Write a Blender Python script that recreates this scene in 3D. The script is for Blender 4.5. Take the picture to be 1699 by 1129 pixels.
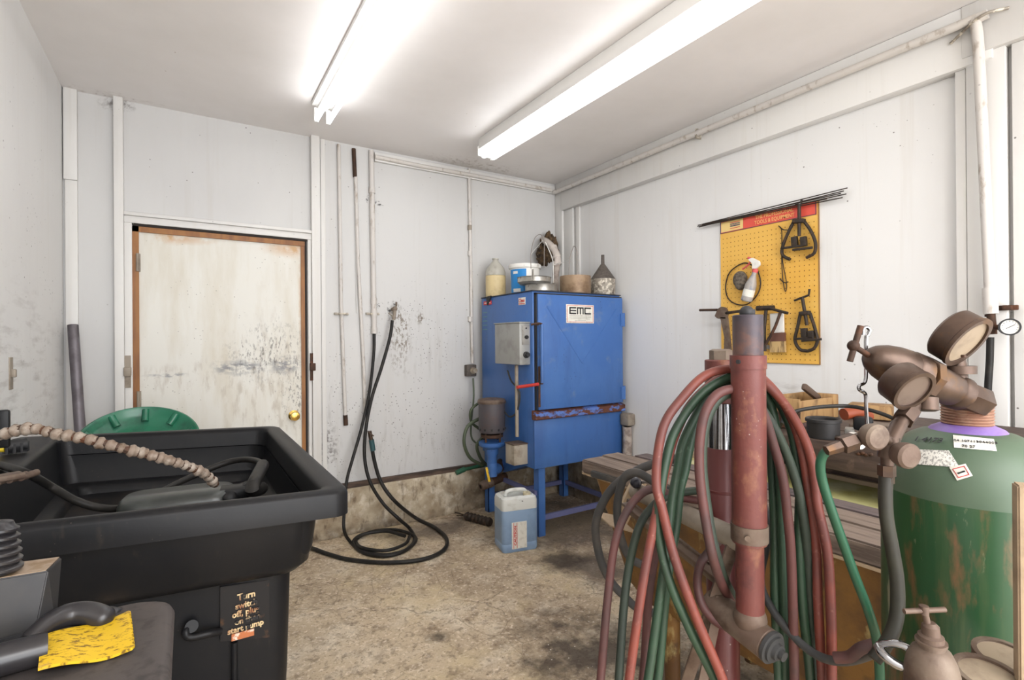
import bpy, bmesh, math, random
from mathutils import Vector, Matrix
V = Vector
random.seed(7)
S = bpy.context.scene
COL = S.collection
for o in list(bpy.data.objects): bpy.data.objects.remove(o)

# ------------------------------------------------------------------ camera
F = 851.0; CH = 1.32
YAW = math.radians(32.3); PITCH = math.radians(.1); ROLL = math.radians(.42)
_f = V((math.sin(YAW)*math.cos(PITCH), math.cos(YAW)*math.cos(PITCH), math.sin(PITCH)))
_r0 = V((math.cos(YAW), -math.sin(YAW), 0)); _u0 = _r0.cross(_f)
_r = math.cos(ROLL)*_r0 - math.sin(ROLL)*_u0; _u = math.cos(ROLL)*_u0 + math.sin(ROLL)*_r0
cd = bpy.data.cameras.new('camera'); cam = bpy.data.objects.new('camera', cd); COL.objects.link(cam)
cd.sensor_width = 36; cd.lens = 36*F/1699; cd.clip_start = .02
cam.matrix_world = Matrix(((_r.x, _u.x, -_f.x, 0), (_r.y, _u.y, -_f.y, 0), (_r.z, _u.z, -_f.z, CH), (0, 0, 0, 1)))
S.camera = cam
def ray(x, y): return _f + (x-849.5)/F*_r - (y-564.5)/F*_u
def aty(x, y, Y): d = ray(x, y); return d*(Y/d.y) + V((0, 0, CH))
def atx(x, y, X): d = ray(x, y); return d*(X/d.x) + V((0, 0, CH))
def atz(x, y, Z): d = ray(x, y); return d*((Z-CH)/d.z) + V((0, 0, CH))
def atd(x, y, D): return ray(x, y)*D + V((0, 0, CH))

# ------------------------------------------------------------------ world, light, exposure
S.view_settings.view_transform = 'Standard'; S.view_settings.look = 'None'
S.view_settings.gamma = 1; S.view_settings.use_curve_mapping = False
S.view_settings.exposure = 1.25
w = bpy.data.worlds.new('world'); S.world = w; w.use_nodes = True
w.node_tree.nodes['Background'].inputs[0].default_value = (.93, .96, 1.0, 1)
w.node_tree.nodes['Background'].inputs[1].default_value = 1.6
def area(name, loc, rot, sx, sy, e, col):
    l = bpy.data.lights.new(name, 'AREA'); l.shape = 'RECTANGLE'; l.size = sx; l.size_y = sy; l.energy = e; l.color = col
    o = bpy.data.objects.new(name, l); COL.objects.link(o); o.location = loc; o.rotation_euler = rot; return o
# added fill lamp at the opening in the unseen wall behind the camera
area('camera_side_fill', (.95, -2.9, 1.35), (math.radians(101), 0, 0), 3.0, 2.5, 42, (.985, .985, 1.0))
# added overhead fill behind the camera, brightens floor and upper faces, no fixture there
area('rear_overhead_fill', (.7, -1.9, 2.6), (0, 0, 0), 2.1, 1.6, 46, (.98, .985, 1.0))
TUBE_E = 4.1

# ------------------------------------------------------------------ materials
DIM = {'oxidised_red_paint': .58, 'heat_darkened_steel': .72, 'red_torch_hose': .55, 'green_torch_hose': .58, 'grimy_red_hose': .6, 'grimy_green_hose': .7, 'green_cylinder_paint': .58, 'green_grey_shoulder_paint': .78,
       'weathered_regulator_brass': .62, 'dusty_brown_steel': .6, 'rusted_thread': .62, 'bright_green_hose': .48, 'dusty_pale_steel': .75, 'tan_flange': .75, 'weathered_plank': .82, 'grey_cable': .65,
       'purple_ring': .9, 'black_moulded_plastic': .25, 'black_rubber_hose': .5, 'dark_cart_top': .85, 'glossy_black_grip': .36, 'limed_hose_segments': .72, 'blue_enamel': .9, 'concrete_floor': 1.16, 'aged_gauge_face': .5, 'dusty_gauge_lens': .6, 'black_pump_plastic': .5,
       'stained_yellow_liner': .8, 'ground_steel_block': .5, 'orange_plastic': .45, 'dark_brown_hose': .32, 'yellow_plastic': .75, 'red_valve_handle': .7, 'pale_block_wood': .66, 'worn_chrome': .5, 'wall_back': .80, 'door_paint': .93, 'ceiling_paint': 1.12, 'trim_paint': .9, 'pipe_paint': .9, 'dark_red_enamel': .8, 'banner_red': .9, 'rusty_steel': .65, 'amber_stained_tank': .75}
def mat(name, base, rough=.6, metal=0., layers=(), bump=None, emit=None, alpha=None, trans=0., coat=0.):
    kd = DIM.get(name, 1.); base = tuple(x*kd for x in base); layers = [dict(l, c=tuple(min(1, x*kd) for x in l['c'])) for l in layers]
    m = bpy.data.materials.new(name); m.use_nodes = True
    nt = m.node_tree; N = nt.nodes; L = nt.links
    b = N['Principled BSDF']
    if name in ('black_moulded_plastic', 'black_rubber_hose', 'dark_cart_top', 'grey_cable', 'black_sign'): b.inputs['Specular IOR Level'].default_value = .22
    b.inputs['Roughness'].default_value = rough; b.inputs['Metallic'].default_value = metal
    if trans: b.inputs['Transmission Weight'].default_value = trans
    if coat: b.inputs['Coat Weight'].default_value = coat
    if emit: b.inputs['Emission Color'].default_value = (*emit[:3], 1); b.inputs['Emission Strength'].default_value = emit[3]
    tc = N.new('ShaderNodeTexCoord'); co = tc.outputs['Object']
    def mathn(op, a, b_, clamp=False):
        n = N.new('ShaderNodeMath'); n.operation = op; n.use_clamp = clamp
        for i, v in enumerate((a, b_)):
            if isinstance(v, (int, float)): n.inputs[i].default_value = v
            else: L.new(v, n.inputs[i])
        return n.outputs[0]
    def rng(v, lo, hi, o0=0., o1=1.):
        n = N.new('ShaderNodeMapRange'); n.clamp = True
        n.inputs[1].default_value = lo; n.inputs[2].default_value = hi; n.inputs[3].default_value = o0; n.inputs[4].default_value = o1
        L.new(v, n.inputs[0]); return n.outputs[0]
    def mp(scale, off=(0, 0, 0)):
        n = N.new('ShaderNodeMapping'); L.new(co, n.inputs[0])
        if isinstance(scale, (int, float)): scale = (scale,)*3
        n.inputs['Scale'].default_value = scale; n.inputs['Location'].default_value = off
        return n.outputs[0]
    def noise(scale, off=(0, 0, 0), det=6., ro=.6):
        n = N.new('ShaderNodeTexNoise'); n.inputs['Scale'].default_value = 1; n.inputs['Detail'].default_value = det
        n.inputs['Roughness'].default_value = ro
        L.new(mp(scale, off), n.inputs['Vector']); return n.outputs['Fac']
    def voro(scale, off=(0, 0, 0), feature='F1'):
        n = N.new('ShaderNodeTexVoronoi'); n.inputs['Scale'].default_value = 1; n.feature = feature
        L.new(mp(scale, off), n.inputs['Vector']); return n.outputs['Distance']
    col = None; cv = base
    for i, l in enumerate(layers):
        off = l.get('off', (i*3.7+1.3, i*1.9, i*5.1)); t = l.get('t', 'noise')
        if t == 'noise': f = rng(noise(l['s'], off, l.get('det', 6.), l.get('ro', .6)), l.get('lo', .45), l.get('hi', .6))
        elif t == 'speck':
            v = voro(l['s'], off); f = rng(v, l.get('lo', .12), l.get('lo', .12)*.6)
            g = rng(noise(l.get('gs', 3.), off), l.get('glo', .5), l.get('ghi', .56)); f = mathn('MULTIPLY', f, g)
        elif t == 'crack':
            dn = N.new('ShaderNodeVectorMath'); dn.operation = 'ADD'
            nz = N.new('ShaderNodeTexNoise'); nz.inputs['Scale'].default_value = 3; nz.inputs['Detail'].default_value = 5; L.new(co, nz.inputs['Vector'])
            sc = N.new('ShaderNodeVectorMath'); sc.operation = 'SCALE'; sc.inputs['Scale'].default_value = l.get('warp', .5); L.new(nz.outputs['Color'], sc.inputs[0])
            L.new(mp(l['s'], off), dn.inputs[0]); L.new(sc.outputs[0], dn.inputs[1])
            n = N.new('ShaderNodeTexVoronoi'); n.feature = 'DISTANCE_TO_EDGE'; n.inputs['Scale'].default_value = 1; L.new(dn.outputs[0], n.inputs['Vector'])
            f = rng(n.outputs['Distance'], l.get('lo', .02), 0.)
            g = rng(noise(l.get('gs', 1.2), off), l.get('glo', .45), l.get('ghi', .6)); f = mathn('MULTIPLY', f, g)
        elif t == 'fill':
            f = None
        if 'blobs' in l:            # local stains: list of (centre, radii); noise breaks their edge up
            tot = None
            nz = noise(l.get('bs', 9.), off)
            for c, r in l['blobs']:
                n = N.new('ShaderNodeVectorMath'); n.operation = 'SUBTRACT'; L.new(co, n.inputs[0]); n.inputs[1].default_value = c
                q = N.new('ShaderNodeVectorMath'); q.operation = 'DIVIDE'; L.new(n.outputs[0], q.inputs[0]); q.inputs[1].default_value = r
                g = N.new('ShaderNodeVectorMath'); g.operation = 'LENGTH'; L.new(q.outputs[0], g.inputs[0])
                d = mathn('ADD', g.outputs['Value'], mathn('MULTIPLY', mathn('SUBTRACT', nz, .5), l.get('bn', 1.6)))
                k = rng(d, 1.0, l.get('bi', .35)); tot = k if tot is None else mathn('MAXIMUM', tot, k)
            f = tot if f is None else mathn('MULTIPLY', f, tot)
        a = l.get('a', 1.)
        if a != 1: f = mathn('MULTIPLY', f, a)
        mx = N.new('ShaderNodeMix'); mx.data_type = 'RGBA'; L.new(f, mx.inputs['Factor'])
        if col is None: mx.inputs['A'].default_value = (*cv, 1)
        else: L.new(col, mx.inputs['A'])
        mx.inputs['B'].default_value = (*l['c'], 1); col = mx.outputs['Result']
    if col is None: b.inputs['Base Color'].default_value = (*base, 1)
    else: L.new(col, b.inputs['Base Color'])
    if bump:
        n = N.new('ShaderNodeBump'); n.inputs['Strength'].default_value = bump[1]; n.inputs['Distance'].default_value = bump[2] if len(bump) > 2 else .004
        L.new(noise(bump[0]), n.inputs['Height']); L.new(n.outputs[0], b.inputs['Normal'])
    return m
def srgb(r, g, b):
    f = lambda c: (c/255/12.92) if c <= 10 else ((c/255+.055)/1.055)**2.4
    return (f(r), f(g), f(b))
M = {}
WHITE = srgb(222, 221, 219); GRIME = srgb(70, 60, 50); TAN = srgb(176, 160, 136)
def wallmat(name, extra=(), base=WHITE):
    return mat(name, base, .5, 0, [
        dict(c=srgb(205, 203, 203), s=(1.2, 1.2, .5), lo=.45, hi=.75, a=.6),
        dict(c=srgb(198, 190, 178), s=(16, 16, .6), lo=.56, hi=.8, a=.35),
        dict(c=GRIME, t='speck', s=16, lo=.07, gs=1.4, glo=.5, ghi=.6, a=.8),
        dict(c=GRIME, t='speck', s=38, lo=.09, gs=2.2, glo=.56, ghi=.66, a=.6)] + list(extra), bump=(60, .08, .002))
M['wall_back'] = wallmat('wall_back', [
    dict(c=srgb(120, 104, 84), s=(70, 70, 36), lo=.5, hi=.6, blobs=[((1.31, 3.6, 1.36), (.10, .5, .30)), ((1.29, 3.6, 1.48), (.09, .5, .12)), ((1.47, 3.6, 1.5), (.05, .5, .06))], a=.8),
    dict(c=srgb(40, 36, 32), s=60, lo=.52, hi=.6, blobs=[((1.09, 3.6, 2.33), (.05, .5, .04)), ((1.16, 3.6, 2.31), (.05, .5, .02)), ((1.16, 3.6, 1.58), (.04, .5, .03)), ((1.26, 3.6, 1.56), (.06, .5, .07))], a=.95),
    dict(c=srgb(110, 96, 78), s=(26, 26, 5), lo=.52, hi=.72, blobs=[((1.3, 3.6, .55), (.7, .5, .3)), ((.8, 3.6, .9), (.12, .5, .6)), ((1.5, 3.6, 1.3), (.3, .5, .3))], a=.28),
    dict(c=srgb(60, 54, 46), t='speck', s=44, lo=.2, gs=7, glo=.46, ghi=.54, blobs=[((1.45, 3.6, 1.35), (.45, .5, .5)), ((.85, 3.6, .8), (.25, .5, .6)), ((1.4, 3.6, .8), (.6, .5, .5))], a=.8),
    dict(c=srgb(70, 50, 38), s=40, lo=.45, hi=.6, blobs=[((.80, 3.6, .62), (.08, .5, .16)), ((-.34, 3.6, 2.66), (.1, .5, .05))], a=.7)])
M['wall_side'] = wallmat('wall_side', [
    dict(c=srgb(120, 108, 96), s=(5, 5, 26), lo=.5, hi=.7, blobs=[((-.56, 2.6, 1.2), (.4, 1.2, .45)), ((2.78, 1.6, .95), (.3, .6, .2))], a=.4),
    dict(c=GRIME, t='speck', s=34, lo=.16, gs=5, glo=.5, ghi=.58, blobs=[((-.56, 3.2, 1.4), (.4, .7, 1.3)), ((2.78, 1.1, 1.15), (.3, .3, .35))], a=.7)])
M['trim'] = wallmat('trim_paint', base=srgb(228, 226, 222))
M['ceil'] = mat('ceiling_paint', srgb(226, 222, 220), .45, 0, [
    dict(c=srgb(208, 204, 200), s=.9, lo=.4, hi=.7, a=.7),
    dict(c=srgb(150, 130, 110), t='speck', s=14, lo=.06, gs=1.3, glo=.55, ghi=.62, a=.7),
    dict(c=srgb(120, 100, 80), s=30, lo=.5, hi=.65, blobs=[((-.35, 3.58, 2.69), (.22, .08, .1)), ((1.9, 3.5, 2.69), (.5, .12, .1))], a=.5)])
M['door'] = mat('door_paint', srgb(226, 224, 216), .5, 0, [
    dict(c=srgb(205, 196, 176), s=(7, 7, 1.4), lo=.45, hi=.7, a=.7),
    dict(c=srgb(196, 140, 62), s=(9, 9, 9), lo=.4, hi=.6, blobs=[((-.1, 3.6, 1.94), (.3, .3, .05)), ((.58, 3.6, 1.93), (.22, .3, .07)), ((.64, 3.6, 1.6), (.03, .3, .5))], a=.75),
    dict(c=srgb(150, 130, 104), s=(30, 30, 8), lo=.5, hi=.66, blobs=[((.45, 3.6, 1.0), (.35, .3, .6)), ((.1, 3.6, 1.1), (.5, .3, .12))], a=.4),
    dict(c=srgb(120, 122, 130), s=(26, 26, 50), lo=.4, hi=.56, blobs=[((.27, 3.6, 1.17), (.17, .3, .06)), ((.54, 3.6, 1.17), (.11, .3, .07)), ((-.1, 3.6, 1.135), (.13, .3, .015))], a=.8, bn=1.2),
    dict(c=srgb(60, 52, 44), s=(90, 90, 34), lo=.53, hi=.62, blobs=[((.45, 3.6, 1.25), (.3, .3, .22)), ((.6, 3.6, 1.0), (.1, .3, .35))], a=.6),
    dict(c=GRIME, t='speck', s=40, lo=.14, gs=5, glo=.5, ghi=.6, a=.5)], bump=(40, .1, .003))
M['floor'] = mat('concrete_floor', srgb(186, 168, 142), .75, 0, [
    dict(c=srgb(150, 132, 110), s=1.6, lo=.42, hi=.62, a=.8),
    dict(c=srgb(208, 196, 176), s=4.5, lo=.5, hi=.66, a=.7),
    dict(c=srgb(120, 100, 80), s=14, lo=.52, hi=.68, a=.6),
    dict(c=srgb(222, 208, 188), s=55, lo=.54, hi=.68, a=.7), dict(c=srgb(104, 84, 62), s=90, lo=.55, hi=.66, a=.6), dict(c=srgb(196, 178, 140), s=2.2, lo=.5, hi=.62, a=.5),
    dict(c=srgb(88, 70, 56), s=28, lo=.55, hi=.66, a=.5),
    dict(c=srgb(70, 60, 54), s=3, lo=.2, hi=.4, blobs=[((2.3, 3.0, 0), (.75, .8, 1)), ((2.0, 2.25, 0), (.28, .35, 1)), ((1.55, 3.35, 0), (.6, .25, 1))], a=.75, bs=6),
    dict(c=srgb(52, 42, 34), s=5, lo=.3, hi=.5, blobs=[((1.42, 1.66, 0), (.36, .42, 1)), ((.93, 2.12, 0), (.07, .05, 1)), ((1.9, 2.45, 0), (.24, .16, 1)), ((1.6, 1.35, 0), (.45, .5, 1))], a=.85, bs=9, bn=1.6),
    dict(c=srgb(60, 48, 38), t='crack', s=1.1, lo=.006, glo=.5, ghi=.56, a=.55),
    dict(c=srgb(90, 72, 56), t='crack', s=4, lo=.012, glo=.5, ghi=.56, a=.5),
    dict(c=srgb(238, 232, 222), t='speck', s=24, lo=.09, gs=2, glo=.5, ghi=.6, a=.8)], bump=(30, .35, .006))
M['curb'] = mat('curb_concrete', srgb(190, 176, 152), .85, 0, [
    dict(c=srgb(140, 122, 98), s=5, lo=.4, hi=.62, a=.9), dict(c=srgb(216, 206, 188), s=12, lo=.5, hi=.66, a=.7),
    dict(c=srgb(84, 66, 48), s=(22, 22, 9), lo=.55, hi=.68, a=.7),
    dict(c=srgb(66, 52, 42), s=6, lo=.3, hi=.5, blobs=[((1.0, 3.57, .02), (.8, .5, .07)), ((2.0, 3.57, .1), (.4, .5, .25)), ((2.75, 2.9, .1), (.3, 1.2, .3))], a=.6)], bump=(26, .6, .01))
M['rust'] = mat('rusty_steel', srgb(96, 72, 58), .7, .5, [dict(c=srgb(124, 78, 52), s=22, lo=.52, hi=.62, a=.7), dict(c=srgb(52, 44, 40), s=12, lo=.5, hi=.7, a=.7)], bump=(80, .3, .002))
M['blackrust'] = mat('dark_iron', srgb(58, 50, 44), .6, .5, [dict(c=srgb(100, 70, 48), s=40, lo=.55, hi=.68, a=.7)], bump=(80, .3, .002))
M['brass_dirty'] = mat('weathered_regulator_brass', srgb(112, 92, 80), .42, .65, [dict(c=srgb(84, 66, 56), s=14, lo=.42, hi=.62, a=.8), dict(c=srgb(140, 100, 56), s=30, lo=.56, hi=.7, a=.6)], bump=(60, .12, .002))
M['woodorange'] = mat('stained_frame_wood', srgb(150, 98, 42), .5, 0, [dict(c=srgb(110, 62, 26), s=(20, 20, 3), lo=.45, hi=.65, a=.7)])
M['dark'] = mat('dark_gap', srgb(34, 26, 22), .8)
M['blackhose'] = mat('black_rubber_hose', srgb(52, 50, 48), .45, 0, [dict(c=srgb(80, 76, 70), s=18, lo=.5, hi=.7, a=.6)])
M['blackplastic'] = mat('black_moulded_plastic', srgb(48, 49, 53), .42, 0, [dict(c=srgb(66, 64, 64), s=5, lo=.45, hi=.7, a=.7), dict(c=srgb(96, 88, 78), s=(30, 30, 10), lo=.62, hi=.74, a=.5), dict(c=srgb(150, 140, 125), t='speck', s=60, lo=.1, gs=4, glo=.56, ghi=.62, a=.6), dict(c=srgb(150, 128, 108), s=(14, 14, 14), lo=.4, hi=.75, blobs=[((.0, .05, .76), (.42, .6, .05)), ((-.40, .1, .97), (.09, .6, .03))], a=.7)], bump=(120, .08, .002))
M['blue'] = mat('blue_enamel', srgb(62, 106, 172), .4, .0, [
    dict(c=srgb(84, 126, 186), s=2.5, lo=.45, hi=.7, a=.55), dict(c=srgb(54, 88, 144), s=(9, 9, 2), lo=.5, hi=.72, a=.6),
    dict(c=srgb(110, 130, 160), s=9, lo=.62, hi=.72, a=.5), dict(c=srgb(26, 34, 60), t='speck', s=32, lo=.12, gs=3, glo=.52, ghi=.6, a=.7)], bump=(30, .06, .002))
M['bluerust'] = mat('rusted_blue_rail', srgb(96, 56, 40), .7, .1, [dict(c=srgb(88, 120, 190), s=(9, 9, 22), lo=.52, hi=.57, a=1.), dict(c=srgb(60, 34, 26), s=30, lo=.5, hi=.65, a=.7)], bump=(50, .4, .003))
M['grey'] = mat('grey_painted_steel', srgb(160, 160, 156), .4, .2, [dict(c=srgb(120, 116, 110), s=9, lo=.5, hi=.72, a=.6)])
M['alu'] = mat('dull_aluminium', srgb(188, 186, 180), .35, .6, [dict(c=srgb(128, 120, 108), s=8, lo=.45, hi=.68, a=.7), dict(c=srgb(70, 60, 52), s=30, lo=.6, hi=.7, a=.6)])
M['dirtgrey'] = mat('grimy_grey_box', srgb(176, 166, 150), .6, .1, [dict(c=srgb(110, 96, 80), s=8, lo=.48, hi=.66, a=.8)])
M['red'] = mat('oxidised_red_paint', srgb(136, 72, 64), .52, .1, [
    dict(c=srgb(112, 62, 60), s=7, lo=.4, hi=.65, a=.8), dict(c=srgb(172, 116, 88), s=(36, 36, 24), lo=.53, hi=.66, a=.65), dict(c=srgb(80, 50, 50), s=16, lo=.55, hi=.72, a=.7),
    dict(c=srgb(205, 190, 180), t='speck', s=110, lo=.14, gs=8, glo=.52, ghi=.6, a=.7)], bump=(90, .3, .002))
M['redend'] = mat('heat_darkened_steel', srgb(104, 82, 78), .5, .3, [dict(c=srgb(66, 64, 76), s=9, lo=.4, hi=.6, a=.8), dict(c=srgb(140, 96, 76), s=22, lo=.52, hi=.66, a=.6)], bump=(90, .3, .002))
M['brownmetal'] = mat('dusty_brown_steel', srgb(126, 104, 90), .6, .3, [dict(c=srgb(160, 144, 126), s=12, lo=.45, hi=.65, a=.7), dict(c=srgb(84, 62, 52), s=24, lo=.52, hi=.68, a=.7)], bump=(70, .3, .002))
M['palesteel'] = mat('dusty_pale_steel', srgb(174, 162, 146), .6, .2, [dict(c=srgb(122, 106, 92), s=10, lo=.45, hi=.66, a=.7)], bump=(70, .2, .002))
M['chrome'] = mat('worn_chrome', srgb(205, 205, 208), .16, 1., [dict(c=srgb(120, 110, 100), s=14, lo=.52, hi=.7, a=.6)])
M['hosered'] = mat('red_torch_hose', srgb(156, 76, 60), .55, 0, [dict(c=srgb(112, 64, 60), s=9, lo=.42, hi=.62, a=.8), dict(c=srgb(206, 150, 132), s=50, lo=.62, hi=.72, a=.6)])
M['hosegreen'] = mat('green_torch_hose', srgb(58, 90, 66), .5, 0, [dict(c=srgb(50, 72, 56), s=9, lo=.42, hi=.62, a=.8), dict(c=srgb(120, 150, 125), s=50, lo=.64, hi=.74, a=.5)])
M['hosedkred'] = mat('grimy_red_hose', srgb(112, 66, 62), .6, 0, [dict(c=srgb(78, 56, 54), s=9, lo=.42, hi=.62, a=.8)])
M['hosedkgreen'] = mat('grimy_green_hose', srgb(58, 72, 58), .6, 0, [dict(c=srgb(44, 52, 46), s=9, lo=.42, hi=.62, a=.8)])
M['hosebright'] = mat('bright_green_hose', srgb(40, 106, 76), .42)
M['hosegrey'] = mat('grey_cable', srgb(74, 74, 74), .55, 0, [dict(c=srgb(104, 98, 92), s=12, lo=.5, hi=.7, a=.7)])
M['hoseolive'] = mat('olive_cable', srgb(72, 82, 62), .55)
M['tankgreen'] = mat('green_cylinder_paint', srgb(46, 96, 56), .36, 0, [
    dict(c=srgb(36, 78, 48), s=3, lo=.45, hi=.65, a=.6), dict(c=srgb(96, 112, 72), s=(40, 40, 3), lo=.5, hi=.68, a=.6),
    dict(c=srgb(156, 108, 76), s=(22, 22, 6), lo=.53, hi=.64, a=.8), dict(c=srgb(176, 170, 140), s=(34, 34, 10), lo=.6, hi=.66, a=.7)])
M['tankshoulder'] = mat('green_grey_shoulder_paint', srgb(84, 104, 82), .5, 0, [dict(c=srgb(70, 92, 74), s=6, lo=.45, hi=.65, a=.7)])
M['purple'] = mat('purple_ring', srgb(128, 100, 170), .45, 0, [dict(c=srgb(170, 150, 190), s=14, lo=.5, hi=.7, a=.5)])
M['label'] = mat('paper_label', srgb(222, 220, 210), .6, 0, [dict(c=srgb(170, 164, 150), s=40, lo=.5, hi=.66, a=.4)])
M['fineprint'] = mat('fine_print_label', srgb(220, 218, 210), .6, 0, [dict(c=srgb(110, 108, 104), s=(380, 380, 160), lo=.5, hi=.56, a=.7)])
M['ink'] = mat('black_ink', srgb(34, 34, 36), .6)
M['redink'] = mat('red_ink', srgb(200, 60, 60), .6)
M['creamink'] = mat('faded_cream_lettering', srgb(206, 180, 136), .7, 0, [dict(c=srgb(120, 66, 34), s=24, lo=.45, hi=.55, a=.9), dict(c=srgb(34, 32, 32), s=38, lo=.5, hi=.58, a=1.)])
M['plank'] = mat('weathered_plank', srgb(128, 112, 100), .8, 0, [dict(c=srgb(84, 70, 62), s=(50, 4, 50), lo=.45, hi=.62, a=.8), dict(c=srgb(160, 146, 130), s=(60, 6, 60), lo=.58, hi=.7, a=.6)], bump=((60, 5, 60), .4, .004))
M['plankdark'] = mat('dark_weathered_plank', srgb(92, 80, 78), .8, 0, [dict(c=srgb(60, 52, 54), s=(50, 4, 50), lo=.45, hi=.62, a=.8), dict(c=srgb(130, 118, 112), s=(60, 6, 60), lo=.6, hi=.72, a=.6)], bump=((60, 5, 60), .4, .004))
M['apron'] = mat('oiled_dark_timber', srgb(84, 68, 58), .65, 0, [dict(c=srgb(58, 44, 38), s=(40, 4, 40), lo=.42, hi=.6, a=.8), dict(c=srgb(124, 102, 86), s=20, lo=.6, hi=.72, a=.5)], bump=((40, 5, 40), .4, .004))
M['fibre'] = mat('amber_stained_tank', srgb(138, 98, 44), .5, 0, [dict(c=srgb(90, 60, 32), s=5, lo=.42, hi=.62, a=.9), dict(c=srgb(198, 180, 120), s=(18, 18, 8), lo=.58, hi=.68, a=.7), dict(c=srgb(58, 40, 26), s=14, lo=.52, hi=.7, a=.7)], bump=(16, .3, .006))
M['rim'] = mat('tan_flange', srgb(186, 162, 132), .6, 0, [dict(c=srgb(120, 98, 78), s=12, lo=.5, hi=.68, a=.7)])
M['yellowgreen'] = mat('stained_yellow_liner', srgb(190, 186, 128), .55, 0, [dict(c=srgb(150, 140, 70), s=7, lo=.4, hi=.62, a=.8), dict(c=srgb(206, 204, 170), s=5, lo=.55, hi=.7, a=.7)], bump=(30, .3, .004))
M['crumb'] = mat('yellow_crumb', srgb(190, 166, 70), .8, 0, [dict(c=srgb(120, 96, 40), s=60, lo=.45, hi=.6, a=.7)])
M['peg'] = mat('pegboard_yellow', srgb(226, 178, 84), .6, 0, [dict(c=srgb(216, 162, 62), s=4, lo=.42, hi=.65, a=.7), dict(c=srgb(234, 200, 122), s=3, lo=.55, hi=.7, a=.5), dict(c=srgb(110, 76, 40), s=34, lo=.5, hi=.62, blobs=[((2.78, 1.42, 1.22), (.3, .3, .09)), ((2.78, 1.6, 1.28), (.3, .25, .08)), ((2.78, 1.39, 1.5), (.3, .05, .3))], a=.7)])
M['peghole'] = mat('pegboard_hole', srgb(110, 70, 24), .9)
M['wood'] = mat('pale_block_wood', srgb(196, 156, 104), .7, 0, [dict(c=srgb(140, 98, 58), s=(30, 30, 5), lo=.48, hi=.64, a=.8), dict(c=srgb(84, 60, 42), s=9, lo=.56, hi=.7, a=.7)], bump=((30, 30, 5), .3, .003))
M['darkwood'] = mat('dark_handle_wood', srgb(84, 66, 54), .6)
M['jug'] = mat('cloudy_plastic_jug', srgb(206, 202, 190), .35, 0, [dict(c=srgb(150, 142, 126), s=14, lo=.5, hi=.68, a=.7)], trans=.35)
M['jugliquid'] = mat('yellowed_jug_content', srgb(212, 192, 146), .5, 0, [dict(c=srgb(180, 156, 110), s=18, lo=.5, hi=.7, a=.6)])
M['bucketwhite'] = mat('white_plastic', srgb(224, 222, 216), .4, 0, [dict(c=srgb(150, 138, 120), s=20, lo=.6, hi=.72, a=.7)])
M['bucketblue'] = mat('blue_bucket_label', srgb(30, 130, 200), .5)
M['tanpot'] = mat('tan_stained_pot', srgb(156, 132, 106), .5, .3, [dict(c=srgb(112, 86, 64), s=9, lo=.48, hi=.66, a=.8)])
M['galv'] = mat('corroded_galvanised', srgb(150, 142, 130), .6, .3, [dict(c=srgb(216, 208, 192), s=40, lo=.5, hi=.58, a=.9), dict(c=srgb(80, 64, 52), s=24, lo=.54, hi=.68, a=.7)], bump=(60, .3, .002))
M['funneldark'] = mat('dark_dusty_metal', srgb(98, 90, 84), .7, .2, [dict(c=srgb(74, 66, 60), s=60, lo=.45, hi=.6, a=.6)])
M['fur'] = mat('charred_insulation', srgb(92, 72, 50), .95, 0, [dict(c=srgb(44, 34, 26), s=30, lo=.45, hi=.6, a=.9), dict(c=srgb(170, 150, 116), s=44, lo=.6, hi=.7, a=.7)], bump=(60, 1., .01))
M['jerryfluid'] = mat('translucent_blue_can', srgb(140, 166, 196), .35, 0, [dict(c=srgb(112, 138, 172), s=6, lo=.45, hi=.65, a=.6)])
M['jerrytop'] = mat('cloudy_can_plastic', srgb(206, 208, 204), .4, 0, [dict(c=srgb(150, 144, 130), s=9, lo=.52, hi=.7, a=.6), dict(c=srgb(30, 28, 26), s=26, lo=.68, hi=.71, a=1.)])
M['yellow'] = mat('yellow_plastic', srgb(240, 196, 30), .5, 0, [dict(c=srgb(110, 74, 16), s=(110, 190, 60), lo=.53, hi=.62, a=.9), dict(c=srgb(190, 150, 110), s=26, lo=.64, hi=.7, a=.8)])
M['yellowclean'] = mat('clean_yellow', srgb(226, 196, 50), .5)
M['greenlid'] = mat('green_lid_plastic', srgb(36, 112, 84), .3, 0, [dict(c=srgb(26, 84, 64), s=12, lo=.45, hi=.62, a=.8)])
M['lime'] = mat('limed_hose_segments', srgb(140, 122, 106), .6, 0, [dict(c=srgb(176, 164, 150), s=30, lo=.48, hi=.62, a=.8), dict(c=srgb(96, 70, 46), s=22, lo=.52, hi=.66, a=.8)], bump=(120, .4, .002))
M['carttop'] = mat('dark_cart_top', srgb(84, 78, 76), .6, 0, [dict(c=srgb(92, 84, 80), s=10, lo=.48, hi=.68, a=.7), dict(c=srgb(50, 46, 46), s=(40, 40, 5), lo=.52, hi=.66, a=.6)], bump=(90, .15, .002))
M['block'] = mat('ground_steel_block', srgb(98, 98, 100), .38, .55, [dict(c=srgb(122, 118, 114), s=8, lo=.5, hi=.7, a=.6)])
M['blocktop'] = mat('rust_film_steel', srgb(166, 146, 126), .5, .3, [dict(c=srgb(130, 104, 70), s=30, lo=.5, hi=.64, a=.8)])
M['grip'] = mat('glossy_black_grip', srgb(62, 60, 64), .3, 0, [dict(c=srgb(90, 86, 86), s=12, lo=.5, hi=.7, a=.6)])
M['gaugeface'] = mat('aged_gauge_face', srgb(196, 176, 150), .5, 0, [dict(c=srgb(150, 130, 110), s=30, lo=.5, hi=.66, a=.6)])
M['gaugewhite'] = mat('white_gauge_face', srgb(228, 226, 218), .5)
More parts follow.
